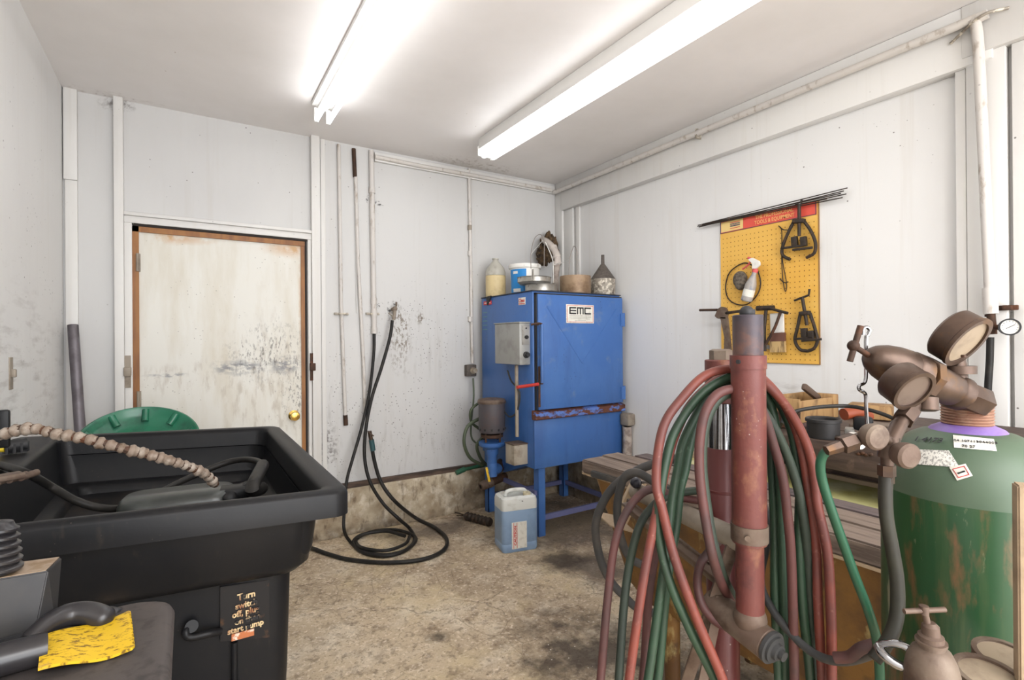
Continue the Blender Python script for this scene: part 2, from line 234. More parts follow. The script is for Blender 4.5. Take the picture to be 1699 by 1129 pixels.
M['lensdull'] = mat('dusty_gauge_lens', srgb(128, 110, 100), .3, .1, [dict(c=srgb(96, 78, 70), s=30, lo=.45, hi=.65, a=.7)])
M['pinkneck'] = mat('rusted_thread', srgb(176, 132, 108), .6, .4, [dict(c=srgb(196, 160, 136), s=60, lo=.5, hi=.62, a=.7)])
M['brass'] = mat('polished_brass', srgb(214, 176, 92), .25, .9)
M['orange'] = mat('orange_plastic', srgb(188, 88, 48), .5)
M['yellowtank'] = M['fibre']
M['redhandle'] = mat('red_valve_handle', srgb(206, 60, 48), .45)
M['pinkplastic'] = mat('red_sprayer_trigger', srgb(206, 88, 88), .5)
M['spraybody'] = mat('hazy_spray_bottle', srgb(170, 164, 158), .4, 0, [dict(c=srgb(110, 120, 146), s=30, lo=.5, hi=.64, a=.6)], trans=.15)
M['sponge'] = mat('dirty_grey_sponge', srgb(110, 100, 88), .9, 0, [dict(c=srgb(60, 54, 48), s=60, lo=.45, hi=.6, a=.8)], bump=(120, .8, .004))
M['bristle'] = mat('brush_bristle', srgb(190, 160, 110), .8, 0, [dict(c=srgb(90, 66, 46), s=(60, 60, 8), lo=.48, hi=.6, a=.8)])
M['ferrule'] = mat('brush_ferrule', srgb(120, 84, 72), .5, .4)
M['bannerred'] = mat('banner_red', srgb(226, 84, 66), .5)
M['bannercream'] = mat('banner_cream', srgb(226, 196, 126), .5)
M['bannerblue'] = mat('banner_navy', srgb(50, 50, 86), .5)
M['bannerink'] = mat('banner_lettering', srgb(238, 178, 110), .5)
M['tube'] = mat('fluorescent_tube', (1, 1, 1), .4, 0, emit=(.97, .985, 1, TUBE_E))
M['lens'] = mat('lit_diffuser', (1, 1, 1), .4, 0, emit=(.98, .985, .98, TUBE_E*.28))
M['fixture'] = mat('white_fixture_enamel', srgb(226, 224, 220), .35)
M['straw'] = mat('flue_plastic', srgb(196, 186, 178), .45, 0, [dict(c=srgb(120, 100, 96), s=12, lo=.52, hi=.66, a=.7)])
M['wire'] = mat('grey_wire', srgb(130, 122, 116), .5, .5)
M['dust'] = mat('dusty_pipe_lagging', srgb(178, 166, 156), .85, 0, [dict(c=srgb(120, 106, 98), s=14, lo=.45, hi=.62, a=.8)], bump=(40, .6, .006))

# ------------------------------------------------------------------ mesh helpers
class MB:
    def __init__(s): s.bm = bmesh.new()
    def _merge(s, b, mtx=None):
        if mtx is not None: bmesh.ops.transform(b, matrix=mtx, verts=b.verts)
        me = bpy.data.meshes.new('t'); b.to_mesh(me); b.free(); s.bm.from_mesh(me); bpy.data.meshes.remove(me); return s
    def box(s, c, sz, rz=0, bev=0, mtx=None, seg=2):
        b = bmesh.new(); bmesh.ops.create_cube(b, size=1)
        bmesh.ops.scale(b, vec=sz, verts=b.verts)
        if bev: bmesh.ops.bevel(b, geom=list(b.edges), offset=bev, segments=seg, affect='EDGES', profile=.5)
        m = Matrix.Translation(c) @ (mtx if mtx is not None else Matrix.Rotation(rz, 4, 'Z'))
        return s._merge(b, m)
    def bb(s, a, c, bev=0):       # box from two corners
        a = V(a); c = V(c); return s.box((a+c)/2, [abs(x) for x in (c-a)], bev=bev)
    def bar(s, p0, p1, wd, th, up=(0, 0, 1), bev=0):   # flat bar between two points
        p0 = V(p0); p1 = V(p1); z = (p1-p0); ln = z.length; z.normalize(); x = V(up).cross(z)
        if x.length < 1e-4: x = V((1, 0, 0)).cross(z)
        x.normalize(); y = z.cross(x)
        m = Matrix(((x.x, y.x, z.x, 0), (x.y, y.y, z.y, 0), (x.z, y.z, z.z, 0), (0, 0, 0, 1)))
        return s.box((p0+p1)/2, (wd, th, ln), mtx=m, bev=bev)
    def lathe(s, prof, o=(0, 0, 0), axis=(0, 0, 1), n=28, cap=True, hexa=False):
        if hexa: n = 6
        o = V(o); z = V(axis).normalized(); x = V((0, 0, 1)).cross(z)
        if x.length < 1e-3: x = V((1, 0, 0))
        x.normalize(); y = z.cross(x); bm = s.bm; rings = []
        for r, h in prof:
            rings.append([bm.verts.new(o + z*h + (x*math.cos(2*math.pi*i/n)+y*math.sin(2*math.pi*i/n))*max(r, 1e-5)) for i in range(n)])
        for a, b in zip(rings, rings[1:]):
            for i in range(n): bm.faces.new((a[i], a[(i+1) % n], b[(i+1) % n], b[i]))
        if cap:
            if prof[0][0] > 1e-4: bm.faces.new(rings[0][::-1])
            if prof[-1][0] > 1e-4: bm.faces.new(rings[-1])
        return s
    def cyl(s, p0, p1, r, r1=None, n=24, bev=0):
        p0 = V(p0); p1 = V(p1); l = (p1-p0).length; r1 = r if r1 is None else r1
        pr = [(r, 0), (r1, l)] if not bev else [(r-bev, 0), (r, bev), (r1, l-bev), (r1-bev, l)]
        return s.lathe(pr, p0, p1-p0, n)
    def tube(s, pts, r, n=10, sm=6, closed=False, twist=None):
        P = [V(p) for p in pts]
        if sm > 1:
            Q = []; k = len(P)
            for i in range(k if closed else k-1):
                p0 = P[i-1] if (i > 0 or closed) else P[i]*2-P[i+1]
                p1 = P[i]; p2 = P[(i+1) % k]
                p3 = P[(i+2) % k] if (i+2 < k or closed) else p2*2-p1
                for j in range(sm):
                    t = j/sm
                    Q.append(.5*((2*p1)+(p2-p0)*t+(2*p0-5*p1+4*p2-p3)*t*t+(3*p1-p0-3*p2+p3)*t**3))
            if not closed: Q.append(P[-1])
            P = Q
        k = len(P); bm = s.bm; rings = []; up = None
        for i in range(k):
            a = P[i-1] if (i > 0 or closed) else P[i]; b = P[(i+1) % k] if (i+1 < k or closed) else P[i]
            t = (b-a).normalized()
            if up is None:
                up = t.cross(V((0, 0, 1)));
                if up.length < .1: up = t.cross(V((1, 0, 0)))
            up = (up - t*up.dot(t)).normalized(); sd = t.cross(up)
            rr = r(i/(k-1)) if callable(r) else r
            rings.append([bm.verts.new(P[i]+(up*math.cos(2*math.pi*j/n)+sd*math.sin(2*math.pi*j/n))*rr) for j in range(n)])
        for i in range(k if closed else k-1):
            a = rings[i]; b = rings[(i+1) % k]
            for j in range(n): bm.faces.new((a[j], a[(j+1) % n], b[(j+1) % n], b[j]))
        if not closed: bm.faces.new(rings[0][::-1]); bm.faces.new(rings[-1])
        return s
    def sph(s, c, r, n=16):
        b = bmesh.new(); bmesh.ops.create_uvsphere(b, u_segments=n, v_segments=n//2+2, radius=1)
        if isinstance(r, (int, float)): r = (r, r, r)
        bmesh.ops.scale(b, vec=r, verts=b.verts); return s._merge(b, Matrix.Translation(c))
    def prism(s, poly, vec, bev=0):    # polygon of 3d points pushed along vec
        b = bmesh.new(); vs = [b.verts.new(V(p)) for p in poly]; f = b.faces.new(vs)
        r = bmesh.ops.extrude_face_region(b, geom=[f]); vv = [g for g in r['geom'] if isinstance(g, bmesh.types.BMVert)]
        bmesh.ops.translate(b, vec=V(vec), verts=vv)
        bmesh.ops.recalc_face_normals(b, faces=b.faces)
        if bev: bmesh.ops.bevel(b, geom=list(b.edges), offset=bev, segments=2, affect='EDGES')
        return s._merge(b)
    def build(s, name, m, parent=None, ang=38, solid=0, sub=0, recalc=True):
        if recalc: bmesh.ops.recalc_face_normals(s.bm, faces=s.bm.faces)
        me = bpy.data.meshes.new(name)
        if parent is not None:
            off = V((0, 0, 0)); p = parent
            while p is not None: off += V(p.location); p = p.parent
        else: off = None
        o = bpy.data.objects.new(name, me)
        if off is None:
            if name.startswith(('wall', 'floor', 'ceil', 'trim', 'door', 'baseb')): off = V((0, 0, 0))
            else:
                xs = [v.co for v in s.bm.verts]
                off = V(((min(v.x for v in xs)+max(v.x for v in xs))/2, (min(v.y for v in xs)+max(v.y for v in xs))/2, min(v.z for v in xs)))
            o.location = off
        bmesh.ops.translate(s.bm, vec=-off, verts=s.bm.verts)
        s.bm.to_mesh(me); s.bm.free()
        for pl in me.polygons: pl.use_smooth = True
        me.set_sharp_from_angle(angle=math.radians(ang))
        me.materials.append(M[m] if isinstance(m, str) else m); COL.objects.link(o)
        if parent is not None:
            o.parent = parent
            if parent.type == 'MESH': o.location = (0, 0, 0)
        if sub:
            q = o.modifiers.new('sub', 'SUBSURF'); q.levels = q.render_levels = sub
        return o
def fixparts(): pass
def thing(name, label, cat, loc, group=None):
    o = bpy.data.objects.new(name, None); COL.objects.link(o); o.location = loc; o.empty_display_size = .1
    o['label'] = label; o['category'] = cat
    if group: o['group'] = group
    return o
def tag(o, label, cat, group=None):
    o['label'] = label; o['category'] = cat
    if group: o['group'] = group
    return o
def lab(o, l): o['label'] = l; return o
def struct(o): o['kind'] = 'structure'; return o
def text(name, s, size, mtx, m, parent, ext=.0004, bold=0., sx=1.):
    c = bpy.data.curves.new('t', 'FONT'); c.body = s; c.size = size; c.extrude = ext; c.align_x = 'CENTER'; c.align_y = 'CENTER'; c.offset = bold; c.resolution_u = 2
    t = bpy.data.objects.new('t', c); COL.objects.link(t); bpy.context.view_layer.update()
    me = bpy.data.meshes.new_from_object(t.evaluated_get(bpy.context.evaluated_depsgraph_get()))
    bpy.data.objects.remove(t)
    off = V((0, 0, 0)); p = parent
    while p is not None: off += V(p.location); p = p.parent
    me.transform(Matrix.Translation(-off) @ mtx @ Matrix.Diagonal((sx, 1, 1, 1)))
    me.materials.clear(); me.materials.append(M[m]); o = bpy.data.objects.new(name, me); COL.objects.link(o); o.parent = parent; return o
def frame(o, x, y):   # matrix with local x, y axes given, origin o
    x = V(x).normalized(); y = V(y); y = (y-x*y.dot(x)).normalized(); z = x.cross(y)
    return Matrix(((x.x, y.x, z.x, o[0]), (x.y, y.y, z.y, o[1]), (x.z, y.z, z.z, o[2]), (0, 0, 0, 1)))

# ------------------------------------------------------------------ room
D = 3.6; HC = 2.69; XL = -.56; XR = 2.78; XB = 2.72; YF = -2.95
struct(MB().bb((XL-.1, YF-.1, -.1), (XR+.1, D+.1, 0)).build('floor', 'floor'))
struct(MB().bb((XL-.1, YF-.1, HC), (XR+.1, D+.1, HC+.1)).build('ceiling', 'ceil'))
b = MB(); b.bb((XL-.1, D, 0), (-.268, D+.1, HC)); b.bb((.668, D, 0), (XR+.1, D+.1, HC)); b.bb((-.268, D, 2.0), (.668, D+.1, HC)); b.bb((-.268, D+.07, 0), (.668, D+.1, 2.0))
struct(b.build('wall_back', 'wall_back'))
struct(MB().bb((XL-.1, YF, 0), (XL, D, HC)).build('wall_left', 'wall_side'))
struct(MB().bb((XR, YF, 0), (XR+.1, D, HC)).build('wall_right', 'wall_side'))
b = MB(); b.bb((XL-.1, YF-.1, 0), (-.7+.15, YF, HC)); b.bb((2.5, YF-.1, 0), (XR+.1, YF, HC)); b.bb((-.55, YF-.1, 2.62), (2.5, YF, HC))
struct(b.build('wall_front', 'wall_side'))
# concrete curb and sill
struct(MB().bb((.69, 3.562, 0), (XR-.002, 3.6, .318), bev=.006).build('baseboard_back', 'curb'))
struct(MB().bb((.76, 3.566, .319), (XR-.002, 3.6, .352)).build('trim_1', mat('sill_timber', srgb(92, 74, 62), .8, 0, [dict(c=srgb(50, 40, 36), s=(4, 30, 30), lo=.45, hi=.6, a=.8)]))) 
n_trim = [1]
def trim(a, c, bev=.003, m='trim', b=None):
    n_trim[0] += 1
    if b is None: b = MB().bb(a, c, bev=bev)
    return struct(b.build('trim_%d' % n_trim[0], m))
def X_(px, py, Y=D): return aty(px, py, Y).x
M['pipepaint'] = wallmat('pipe_paint', [dict(c=srgb(150, 132, 112), s=(30, 30, 12), lo=.56, hi=.7, a=.7)], base=srgb(216, 210, 203))
M['sidegap'] = mat('bare_side_board', srgb(150, 138, 122), .8)
# posts and boards on the back wall
trim((X_(106, 145), 3.57, 2.2), (X_(129, 150), 3.6, HC)); trim((X_(109, 400), 3.58, .35), (X_(130, 400), 3.6, 2.2))
trim((X_(189, 165), 3.555, 0), (X_(205, 170), 3.6, HC)); trim((X_(514, 228), 3.555, .32), (X_(528, 230), 3.6, HC))
trim((-.298, 3.56, 2.04), (.70, 3.6, 2.06)); trim((-.298, 3.575, 2.0), (.70, 3.6, 2.04))
trim((-.298, 3.575, 0), (-.262, 3.6, 2.0)); trim((.672, 3.575, 0), (.694, 3.6, 2.0))
trim((1.125, 3.575, 2.60), (2.715, 3.6, 2.665)) 
trim((.76, 3.592, .36), (.79, 3.6, HC))
# door in its orange frame
d = MB().bb((-.238, 3.60, .01), (.632, 3.64, 1.965)).build('door_1', 'door'); struct(d)
b = MB(); b.bb((-.266, 3.585, 0), (-.232, 3.665, 1.985)); b.bb((.632, 3.59, 0), (.655, 3.665, 1.985)); b.bb((-.266, 3.585, 1.955), (.655, 3.665, 1.985))
fr = b.build('door_frame', 'woodorange', d)
MB().bb((.655, 3.59, 0), (.668, 3.67, 1.985)).build('dark_gap', 'dark', d)
MB().bb((-.255, 3.582, 1.987), (.668, 3.67, 2.0)).build('dark_gap', 'dark', d)
k = aty(488, 690, 3.59)
MB().lathe([(.032, 0), (.034, .004), (.02, .01), (.012, .012), (.012, .03), (.026, .036), (.03, .05), (.026, .062), (.01, .066), (0, .066)], (k.x, 3.60, k.z), (0, -1, 0)).build('door_knob', 'brass', d)
for z in (1.78, 1.0, .25):
    MB().bb((-.245, 3.578, z-.05), (-.225, 3.602, z+.05)).cyl((-.238, 3.575, z-.05), (-.238, 3.575, z+.05), .006).build('hinge', 'palesteel', d)
for px, py in ((212, 617), (518, 609)):
    p = aty(px, py, 3.57)
    b = MB(); b.bb((p.x-.014, 3.566, p.z-.09), (p.x+.014, 3.575 if px < 300 else 3.555, p.z+.09)); b.box((p.x, 3.555, p.z), (.034, .03, .05), bev=.004)
    tag(b.build('bar_bracket', 'rust' if px > 300 else 'palesteel'), 'rusty bar bracket on the casing %s of the old white door' % ('right' if px > 300 else 'left'), 'bracket')
# right wall: header beam, posts, battens
struct(MB().bb((XB, .70, 2.44), (XR, 3.50, HC-.001), bev=.004).build('trim_40', 'trim'))
struct(MB().bb((XB-.004, -2.9, 2.475), (XR, .795, HC-.001), bev=.004).build('trim_41', 'trim'))
struct(MB().bb((2.742, -2.9, 0), (XR-.001, 3.56, .315), bev=.006).build('baseboard_right', 'curb'))
trim((XB+.01, 3.50, .32), (XR, 3.598, HC)); trim((XR-.03, 3.38, .32), (XR, 3.498, 2.44)); trim((XR-.018, 3.31, .32), (XR, 3.36, 2.44)) 
trim((XB+.02, .79, 0), (XR, .825, 2.44)); trim((XB+.012, .665, 0), (XR, .787, 2.475)); trim((XB+.025, .58, 0), (XR, .650, 2.475)); trim((XB+.035, .30, 0), (XR, .578, 2.475), m='sidegap')
n_trim[0] += 1
# latch plate on the left wall
p = atx(17, 620, XL)
b = MB(); b.bb((XL, p.y-.02, p.z-.06), (XL+.004, p.y+.02, p.z+.06)); b.box((XL+.01, p.y, p.z), (.014, .02, .03), bev=.003)
tag(b.build('latch_plate', 'palesteel'), 'small tan metal latch plate on the left wall', 'latch')
# leaning pipe
b = MB(); p0 = aty(121, 540, 3.53); p1 = aty(133, 715, 3.40); q = p0 + (p1-p0)*2.9
b.tube([p0, p0.lerp(q, .5), q], .024, n=16, sm=1)
o = b.build('steel_post', mat('grey_purple_pipe', srgb(112, 107, 112), .45, .4, [dict(c=srgb(84, 78, 80), s=9, lo=.5, hi=.66, a=.7)])); tag(o, 'grey steel pipe leaning in the left corner', 'pipe')

# ------------------------------------------------------------------ lights
def fixture1():
    t = thing('fluorescent_light', 'twin bare tube fluorescent light on the left side of the ceiling', 'ceiling light', (.66, 1.85, HC))
    MB().bb((.60, .61, 2.665), (.714, 3.06, 2.689), bev=.004).bb((.63, .61, 2.645), (.684, 3.06, 2.67), bev=.003).build('channel', 'fixture', t)
    for x in (.624, .69):
        tb = MB().cyl((x, .64, 2.585), (x, 3.035, 2.585), .013, n=16).build('tube', 'tube', t)
        for y in (.62, 3.05): MB().box((x, y, 2.612), (.024, .016, .08), bev=.003).build('socket', 'fixture', t)
def fixture2():
    t = thing('fluorescent_light', 'long wraparound fluorescent light with bright diffuser above the blue cabinet', 'ceiling light', (1.72, 1.8, HC))
    MB().bb((1.665, .60, 2.615), (1.808, 3.04, 2.689), bev=.006).build('channel', 'fixture', t)
    y0, y1 = .605, 3.035
    for xa, xb, nm in ((1.672, 1.738, 0), (1.748, 1.806, 1)):
        c = (xa+xb)/2; hw = (xb-xa)/2
        prof = [(c+hw*math.cos(a), y0, 2.612-.05*math.sin(a)) for a in [math.pi*i/10 for i in range(11)]]
        MB().prism(prof, (0, y1-y0, 0)).build('diffuser', 'tube' if nm == 0 else 'lens', t)
    b = MB(); b.box((1.735, 3.045, 2.605), (.15, .02, .07), bev=.006); b.sph((1.705, 3.05, 2.575), .014); b.sph((1.775, 3.05, 2.575), .014); b.build('end_cap', 'fixture', t)
fixture1(); fixture2()

# ------------------------------------------------------------------ conduits on the back wall
def pipe(name, pts, r, m, label, cat='pipe', group=None, clamps=(), sm=1, parent=None):
    o = MB().tube(pts, r, n=12, sm=sm).build(name, m, parent)
    if parent is None: tag(o, label, cat, group)
    return o
yw = 3.585
pt = lambda x, y, Y=yw: aty(x, y, Y)
t = thing('conduit', 'thin white back wall pipe nearest the old door with a rusty lower end', 'pipe', pt(566, 500))
pipe('pipe', [pt(562, 240), pt(566, 500), pt(573, 690)], .012, 'pipepaint', '', parent=t); pipe('cap', [pt(573, 689), pt(574, 706)], .015, 'rust', '', parent=t)
t = thing('conduit', 'thin pipe on the back wall with a brown unpainted top length', 'pipe', pt(596, 400))
pipe('pipe', [pt(590, 293), pt(594, 430), pt(603, 600), pt(606, 690)], .012, 'pipepaint', '', parent=t); pipe('bare_pipe', [pt(587, 247), pt(589, 294)], .014, 'rust', '', parent=t)
pipe('cable', [pt(588, 293, 3.592), pt(590, 400, 3.592), pt(592, 520, 3.592)], .003, 'trim', 'thin white cable running down between the back wall pipes', 'cable')
t = thing('air_pipe', 'thick white air pipe with black hose fitted to its lower end', 'pipe', pt(619, 400))
pipe('pipe', [pt(616, 250), pt(621, 553)], .0185, 'pipepaint', '', parent=t)
for y in (316, 500, 520, 549): MB().cyl(pt(616+(y-250)/60, y-5), pt(616+(y-250)/60, y+5), .0225).build('coupling', 'pipepaint', t)
pts = [aty(622, 258+2, 3.565), aty(700, 276, 3.565), aty(778, 290, 3.565), aty(915, 316, 3.565)]
pipe('conduit', pts, .0155, 'pipepaint', 'white horizontal pipe under the ceiling of the back wall')
t = thing('conduit', 'white conduit down to the outlet box beside the blue cabinet', 'pipe', pt(780, 400))
pipe('pipe', [pt(778, 281), pt(781, 430), pt(783, 560), pt(784, 603)], .0125, 'pipepaint', '', parent=t)
for y in (378, 421, 530): MB().cyl(pt(779.5+y/200-2, y-4), pt(779.5+y/200-2, y+4), .0165).build('clamp', 'palesteel' if y < 400 else 'pipepaint', t)
p = pt(781, 615, 3.57)
t = thing('outlet_box', 'grimy grey outlet box on the wall left of the blue cabinet', 'outlet', (p.x, 3.6, p.z))
MB().box((p.x, 3.575, p.z), (.085, .05, .09), bev=.006).build('box', 'funneldark', t)
b = MB(); b.lathe([(.024, 0), (.026, .02), (.018, .03), (.018, .05), (0, .05)], (p.x+.006, 3.551, p.z), (0, -1, 0)); b.build('plug', 'dirtgrey', t)
tag(MB().tube([aty(785, 628, 3.53), aty(786, 660, 3.5), aty(782, 700, 3.5), aty(783, 728, 3.45), aty(800, 742, 3.4)], .007, n=10).build('power_cord', 'hoseolive'), 'olive cord hanging from the grimy outlet box', 'cord')
# strap brackets
for i, (x, y) in enumerate(((566, 521), (618, 521))):
    p = pt(x, y); b = MB(); b.bb((p.x-.045, 3.582, p.z-.008), (p.x+.05, 3.6, p.z+.008), bev=.001); b.tube([(p.x-.016, 3.59, p.z), (p.x-.01, 3.572, p.z), (p.x+.01, 3.572, p.z), (p.x+.016, 3.59, p.z)], .005, n=8)
    tag(b.build('pipe_strap', 'galv'), ['small strap holding the pipe nearest the old door', 'small strap holding the thick white air pipe'][i], 'strap')
# faucet on wall
p = pt(655, 515, 3.55)
t = thing('wall_faucet', 'old wall faucet with a black hose on the grease spattered back wall', 'faucet', (p.x, 3.6, p.z))
b = MB(); b.cyl((p.x, 3.6, p.z+.01), (p.x, 3.545, p.z+.01), .012); b.tube([(p.x, 3.55, p.z+.01), (p.x-.005, 3.54, p.z-.02), (p.x-.012, 3.54, p.z-.07)], .012, n=12); b.sph((p.x, 3.548, p.z+.01), .019); b.build('body', 'palesteel', t)
MB().bar((p.x-.055, 3.53, p.z-.02), (p.x-.01, 3.53, p.z-.055), .014, .004).build('lever', 'palesteel', t); MB().cyl((p.x+.01, 3.545, p.z+.03), (p.x+.005, 3.53, p.z+.055), .007).build('spout', 'palesteel', t)

# hoses on back wall (floor coil)
def fl(x, y, z=.014): return atz(x, y, z)
hA = [aty(621, 553, 3.575), aty(620, 590, 3.56), aty(613, 650, 3.53), aty(600, 710, 3.5), aty(585, 762, 3.47), aty(575, 800, 3.44), aty(571, 850, 3.40), aty(571, 880, 3.36), fl(580, 898), fl(600, 914), fl(640, 921), fl(675, 912), fl(690, 893), fl(660, 880), fl(620, 882), fl(592, 895), fl(600, 909, .03), fl(640, 914, .03), fl(672, 903, .03), fl(680, 890, .03)]
o = MB().tube(hA, .0105, n=10, sm=8).build('air_hose', 'blackhose'); tag(o, 'black hose running from the thick white pipe into the coil on the floor', 'hose')
hB = [aty(651, 532, 3.53), aty(647, 560, 3.52), aty(633, 610, 3.5), aty(617, 660, 3.49), aty(607, 712, 3.47), aty(605, 760, 3.45), aty(614, 800, 3.42), aty(635, 835, 3.4), aty(660, 860, 3.32), fl(680, 878), fl(688, 896), fl(672, 914), fl(640, 923), fl(605, 918), fl(586, 902), fl(600, 888, .03), fl(640, 882, .035), fl(672, 890, .035)]
o = MB().tube(hB, .0115, n=10, sm=8).build('water_hose', 'blackhose'); tag(o, 'black hose hanging from the wall faucet and coiled on the floor', 'hose')
t = thing('valved_hose', 'black hose with a brass valve that loops widest over the floor', 'hose', fl(640, 930, 0))
hC = [aty(617, 733, 3.5), aty(620, 760, 3.5), aty(632, 800, 3.48), aty(655, 832, 3.42), fl(690, 860, .03), fl(722, 876, .02), fl(741, 895), fl(735, 914), fl(700, 929), fl(640, 934), fl(580, 929), fl(545, 920), fl(520, 911), fl(470, 893)]
MB().tube(hC, .0125, n=10, sm=8).build('hose', 'blackhose', t)
b = MB(); b.cyl(aty(613, 716, 3.5), aty(617, 736, 3.5), .014); b.bar(aty(610, 716, 3.48), aty(620, 724, 3.48), .008, .008); b.build('valve', 'brass_dirty', t)
MB().cyl(aty(616, 730, 3.5), aty(619, 748, 3.5), .018).build('connector', mat('teal_connector', srgb(44, 80, 84), .5), t)

# right wall air pipe with gauge
t = thing('air_line', 'white air pipe along the right wall beam, dropping down at the right', 'pipe', (2.69, .76, 1.4))
xe = 2.69; pe = atx(1620, 30, xe)
MB().tube([(xe+.005, 3.56, pe.z), (xe, 2.2, pe.z), (xe, pe.y+.08, pe.z), (xe, pe.y+.02, pe.z-.008), (xe, pe.y, pe.z-.04), atx(1626, 130, xe), atx(1634, 300, xe), atx(1643, 490, xe)], .0185, n=14, sm=4).build('pipe', 'pipepaint', t)
b = MB(); b.cyl(atx(1642, 478, xe), atx(1644, 521, xe), .0235); b.build('coupling', 'pipepaint', t)
MB().tube([(XB-.006, pe.y-.09, pe.z), (xe-.022, pe.y-.02, pe.z-.01), (XB-.006, pe.y+.09, pe.z-.05)], .006, n=8).build('strap', 'galv', t); b = MB()
p = atx(1157, 222, 2.69); b.box((2.70, p.y, p.z), (.05, .012, .06), bev=.003); b.build('strap', 'galv', t)
# pressure gauge set
p = atx(1646, 545, xe)
t = thing('pressure_gauge', 'small white faced pressure gauge with black rim at the end of the right wall pipe', 'gauge', p)
b = MB(); b.cyl(atx(1644, 521, xe), atx(1647, 555, xe), .014); b.lathe([(.018, 0), (.018, .02)], atx(1646, 540, xe), (0, 0, -1), hexa=True); b.cyl(atx(1634, 524, xe), atx(1650, 524, xe), .005); b.cyl(atx(1646, 543, xe), atx(1662, 543, xe-.02), .009); b.build('manifold', 'rust', t)
g = atx(1674, 543, xe-.035); ax = V((-.93, -.36, 0)).normalized()
def gauge(parent, c, ax, r, th, bodym, facem, needle=True, up=(0, 0, 1)):
    c = V(c); ax = V(ax).normalized()
    MB().lathe([(r*.9, 0), (r, th*.12), (r, th*.8), (r*1.04, th*.84), (r*1.04, th), (r*.86, th), (r*.86, th*.9)], c, ax, 32, cap=False).lathe([(0, 0), (r*.9, 0)], c, ax, 32, cap=False).build('case', bodym, parent)
    f = MB().lathe([(r*.87, th*.90), (0, th*.901)], c, ax, 32, cap=False).build('dial', facem, parent)
    if needle:
        x = V(up).cross(ax).normalized(); y = ax.cross(x); q = c+ax*(th*.93)
        b = MB(); b.bar(q-(x+y*.6)*r*.35, q+(x+y*.6)*r*.5, r*.06, r*.04, up=ax)
        for i in range(-5, 6):
            a = math.pi/2+i*.42; dd = x*math.cos(a)+y*math.sin(a); b.bar(q+dd*r*.62, q+dd*r*.76, r*.05, r*.02, up=ax)
        b.build('needle', 'ink', parent)
gauge(t, g-ax*.01, ax, .031, .03, 'ink', 'gaugewhite')
tag(MB().tube([atx(1643, 560, 2.69), atx(1642, 600, 2.69), atx(1639, 650, 2.69), atx(1636, 760, 2.69), atx(1634, 900, 2.7)], .0125, n=10).build('air_hose', 'blackhose'), 'black hose hanging straight down below the right wall gauge', 'hose')
p = atx(1674, 511, 2.73); b = MB(); b.bb((2.722, p.y-.028, p.z-.010), (2.735, p.y+.03, p.z+.010), bev=.003); b.box((2.715, p.y, p.z), (.02, .03, .02), bev=.003)
tag(b.build('hasp', 'rust'), 'rusty hasp on the right wall battens above the small gauge', 'hasp')

# ------------------------------------------------------------------ blue cabinet washer
cx0, cx1, cy0, cy1 = 1.94, 2.735, 2.8, 3.51; zt = 1.652; zb = .465
t = thing('parts_washer_cabinet', 'tall blue steel parts washing cabinet on legs in the right corner', 'cabinet', ((cx0+cx1)/2, cy0, 0))
b = MB(); b.bb((cx0, cy0+.012, zb), (cx1, cy1, zt), bev=.006)
b.build('body', 'blue', t)
MB().bb((cx0-.006, cy0+.004, zt), (cx1+.004, cy1, zt+.006)).build('top_sheet', mat('dark_top_sheet', srgb(40, 44, 56), .6), t)
b = MB(); 
for x0, y0 in ((cx0+.045, cy0+.02), (cx1-.06, cy0+.02), (cx0+.01, cy1-.07), (cx1-.06, cy1-.07)):
    q = MB(); q.bb((x0, y0, 0), (x0+.055, y0+.006, zb+.05)); q.bb((x0, y0, 0), (x0+.006, y0+.055, zb+.05)); q.build('leg', 'blue', t)
b = MB(); b.bb((cx0+.06, cy0+.03, .10), (cx1-.02, cy0+.05, .135)); b.bb((cx0+.02, cy0+.03, .28), (cx0+.04, cy1-.05, .31)); b.bb((cx1-.04, cy0+.03, .10), (cx1-.02, cy1-.05, .135)); b.bb((cx0+.06, cy1-.05, .10), (cx1-.02, cy1-.03, .135)); b.build('brace', mat('dusty_blue', srgb(96, 100, 140), .6), t)
# sump hopper under the body
def hopper():
    b = bmesh.new(); top = [(cx0+.01, cy0+.12, zb), (cx0+.32, cy0+.12, zb), (cx0+.32, cy1-.1, zb), (cx0+.01, cy1-.1, zb)]; bot = [(cx0+.01, 3.2, .36), (cx0+.12, 3.2, .36), (cx0+.12, 3.35, .36), (cx0+.01, 3.35, .36)]
    T = [b.verts.new(p) for p in top]; B = [b.verts.new(p) for p in bot]; b.faces.new(B)
    for i in range(4): b.faces.new((T[i], T[(i+1) % 4], B[(i+1) % 4], B[i]))
    b.faces.new(T); m = MB(); m._merge(b); return m
hopper().build('sump', 'blue', t)
# door
zd0 = aty(885, 660+30, cy0).z; zd0 = .86
dr = MB().bb((cx0+.02, cy0-.028, zd0), (cx1-.012, cy0+.01, zt-.022), bev=.004).build('door', 'blue', t)
bv = MB(); e = .004; f0 = cy0-.0285
for a, c in (((cx0+.09, zt-.1), ((cx0+cx1)/2, zd0+.3)), ((cx1-.07, zt-.1), ((cx0+cx1)/2, zd0+.3)), ):
    bv.bar((a[0], f0, a[1]), (c[0], f0, c[1]), .012, .002, up=(0, 1, 0))
bv.build('crease', 'blue', dr)
MB().bb((cx0+.012, cy0-.012, zd0-.005), (cx0+.02, cy0+.012, zt-.015)).bb((cx0+.012, cy0-.012, zt-.022), (cx1-.005, cy0+.012, zt-.012)).build('gasket', 'ink', t)
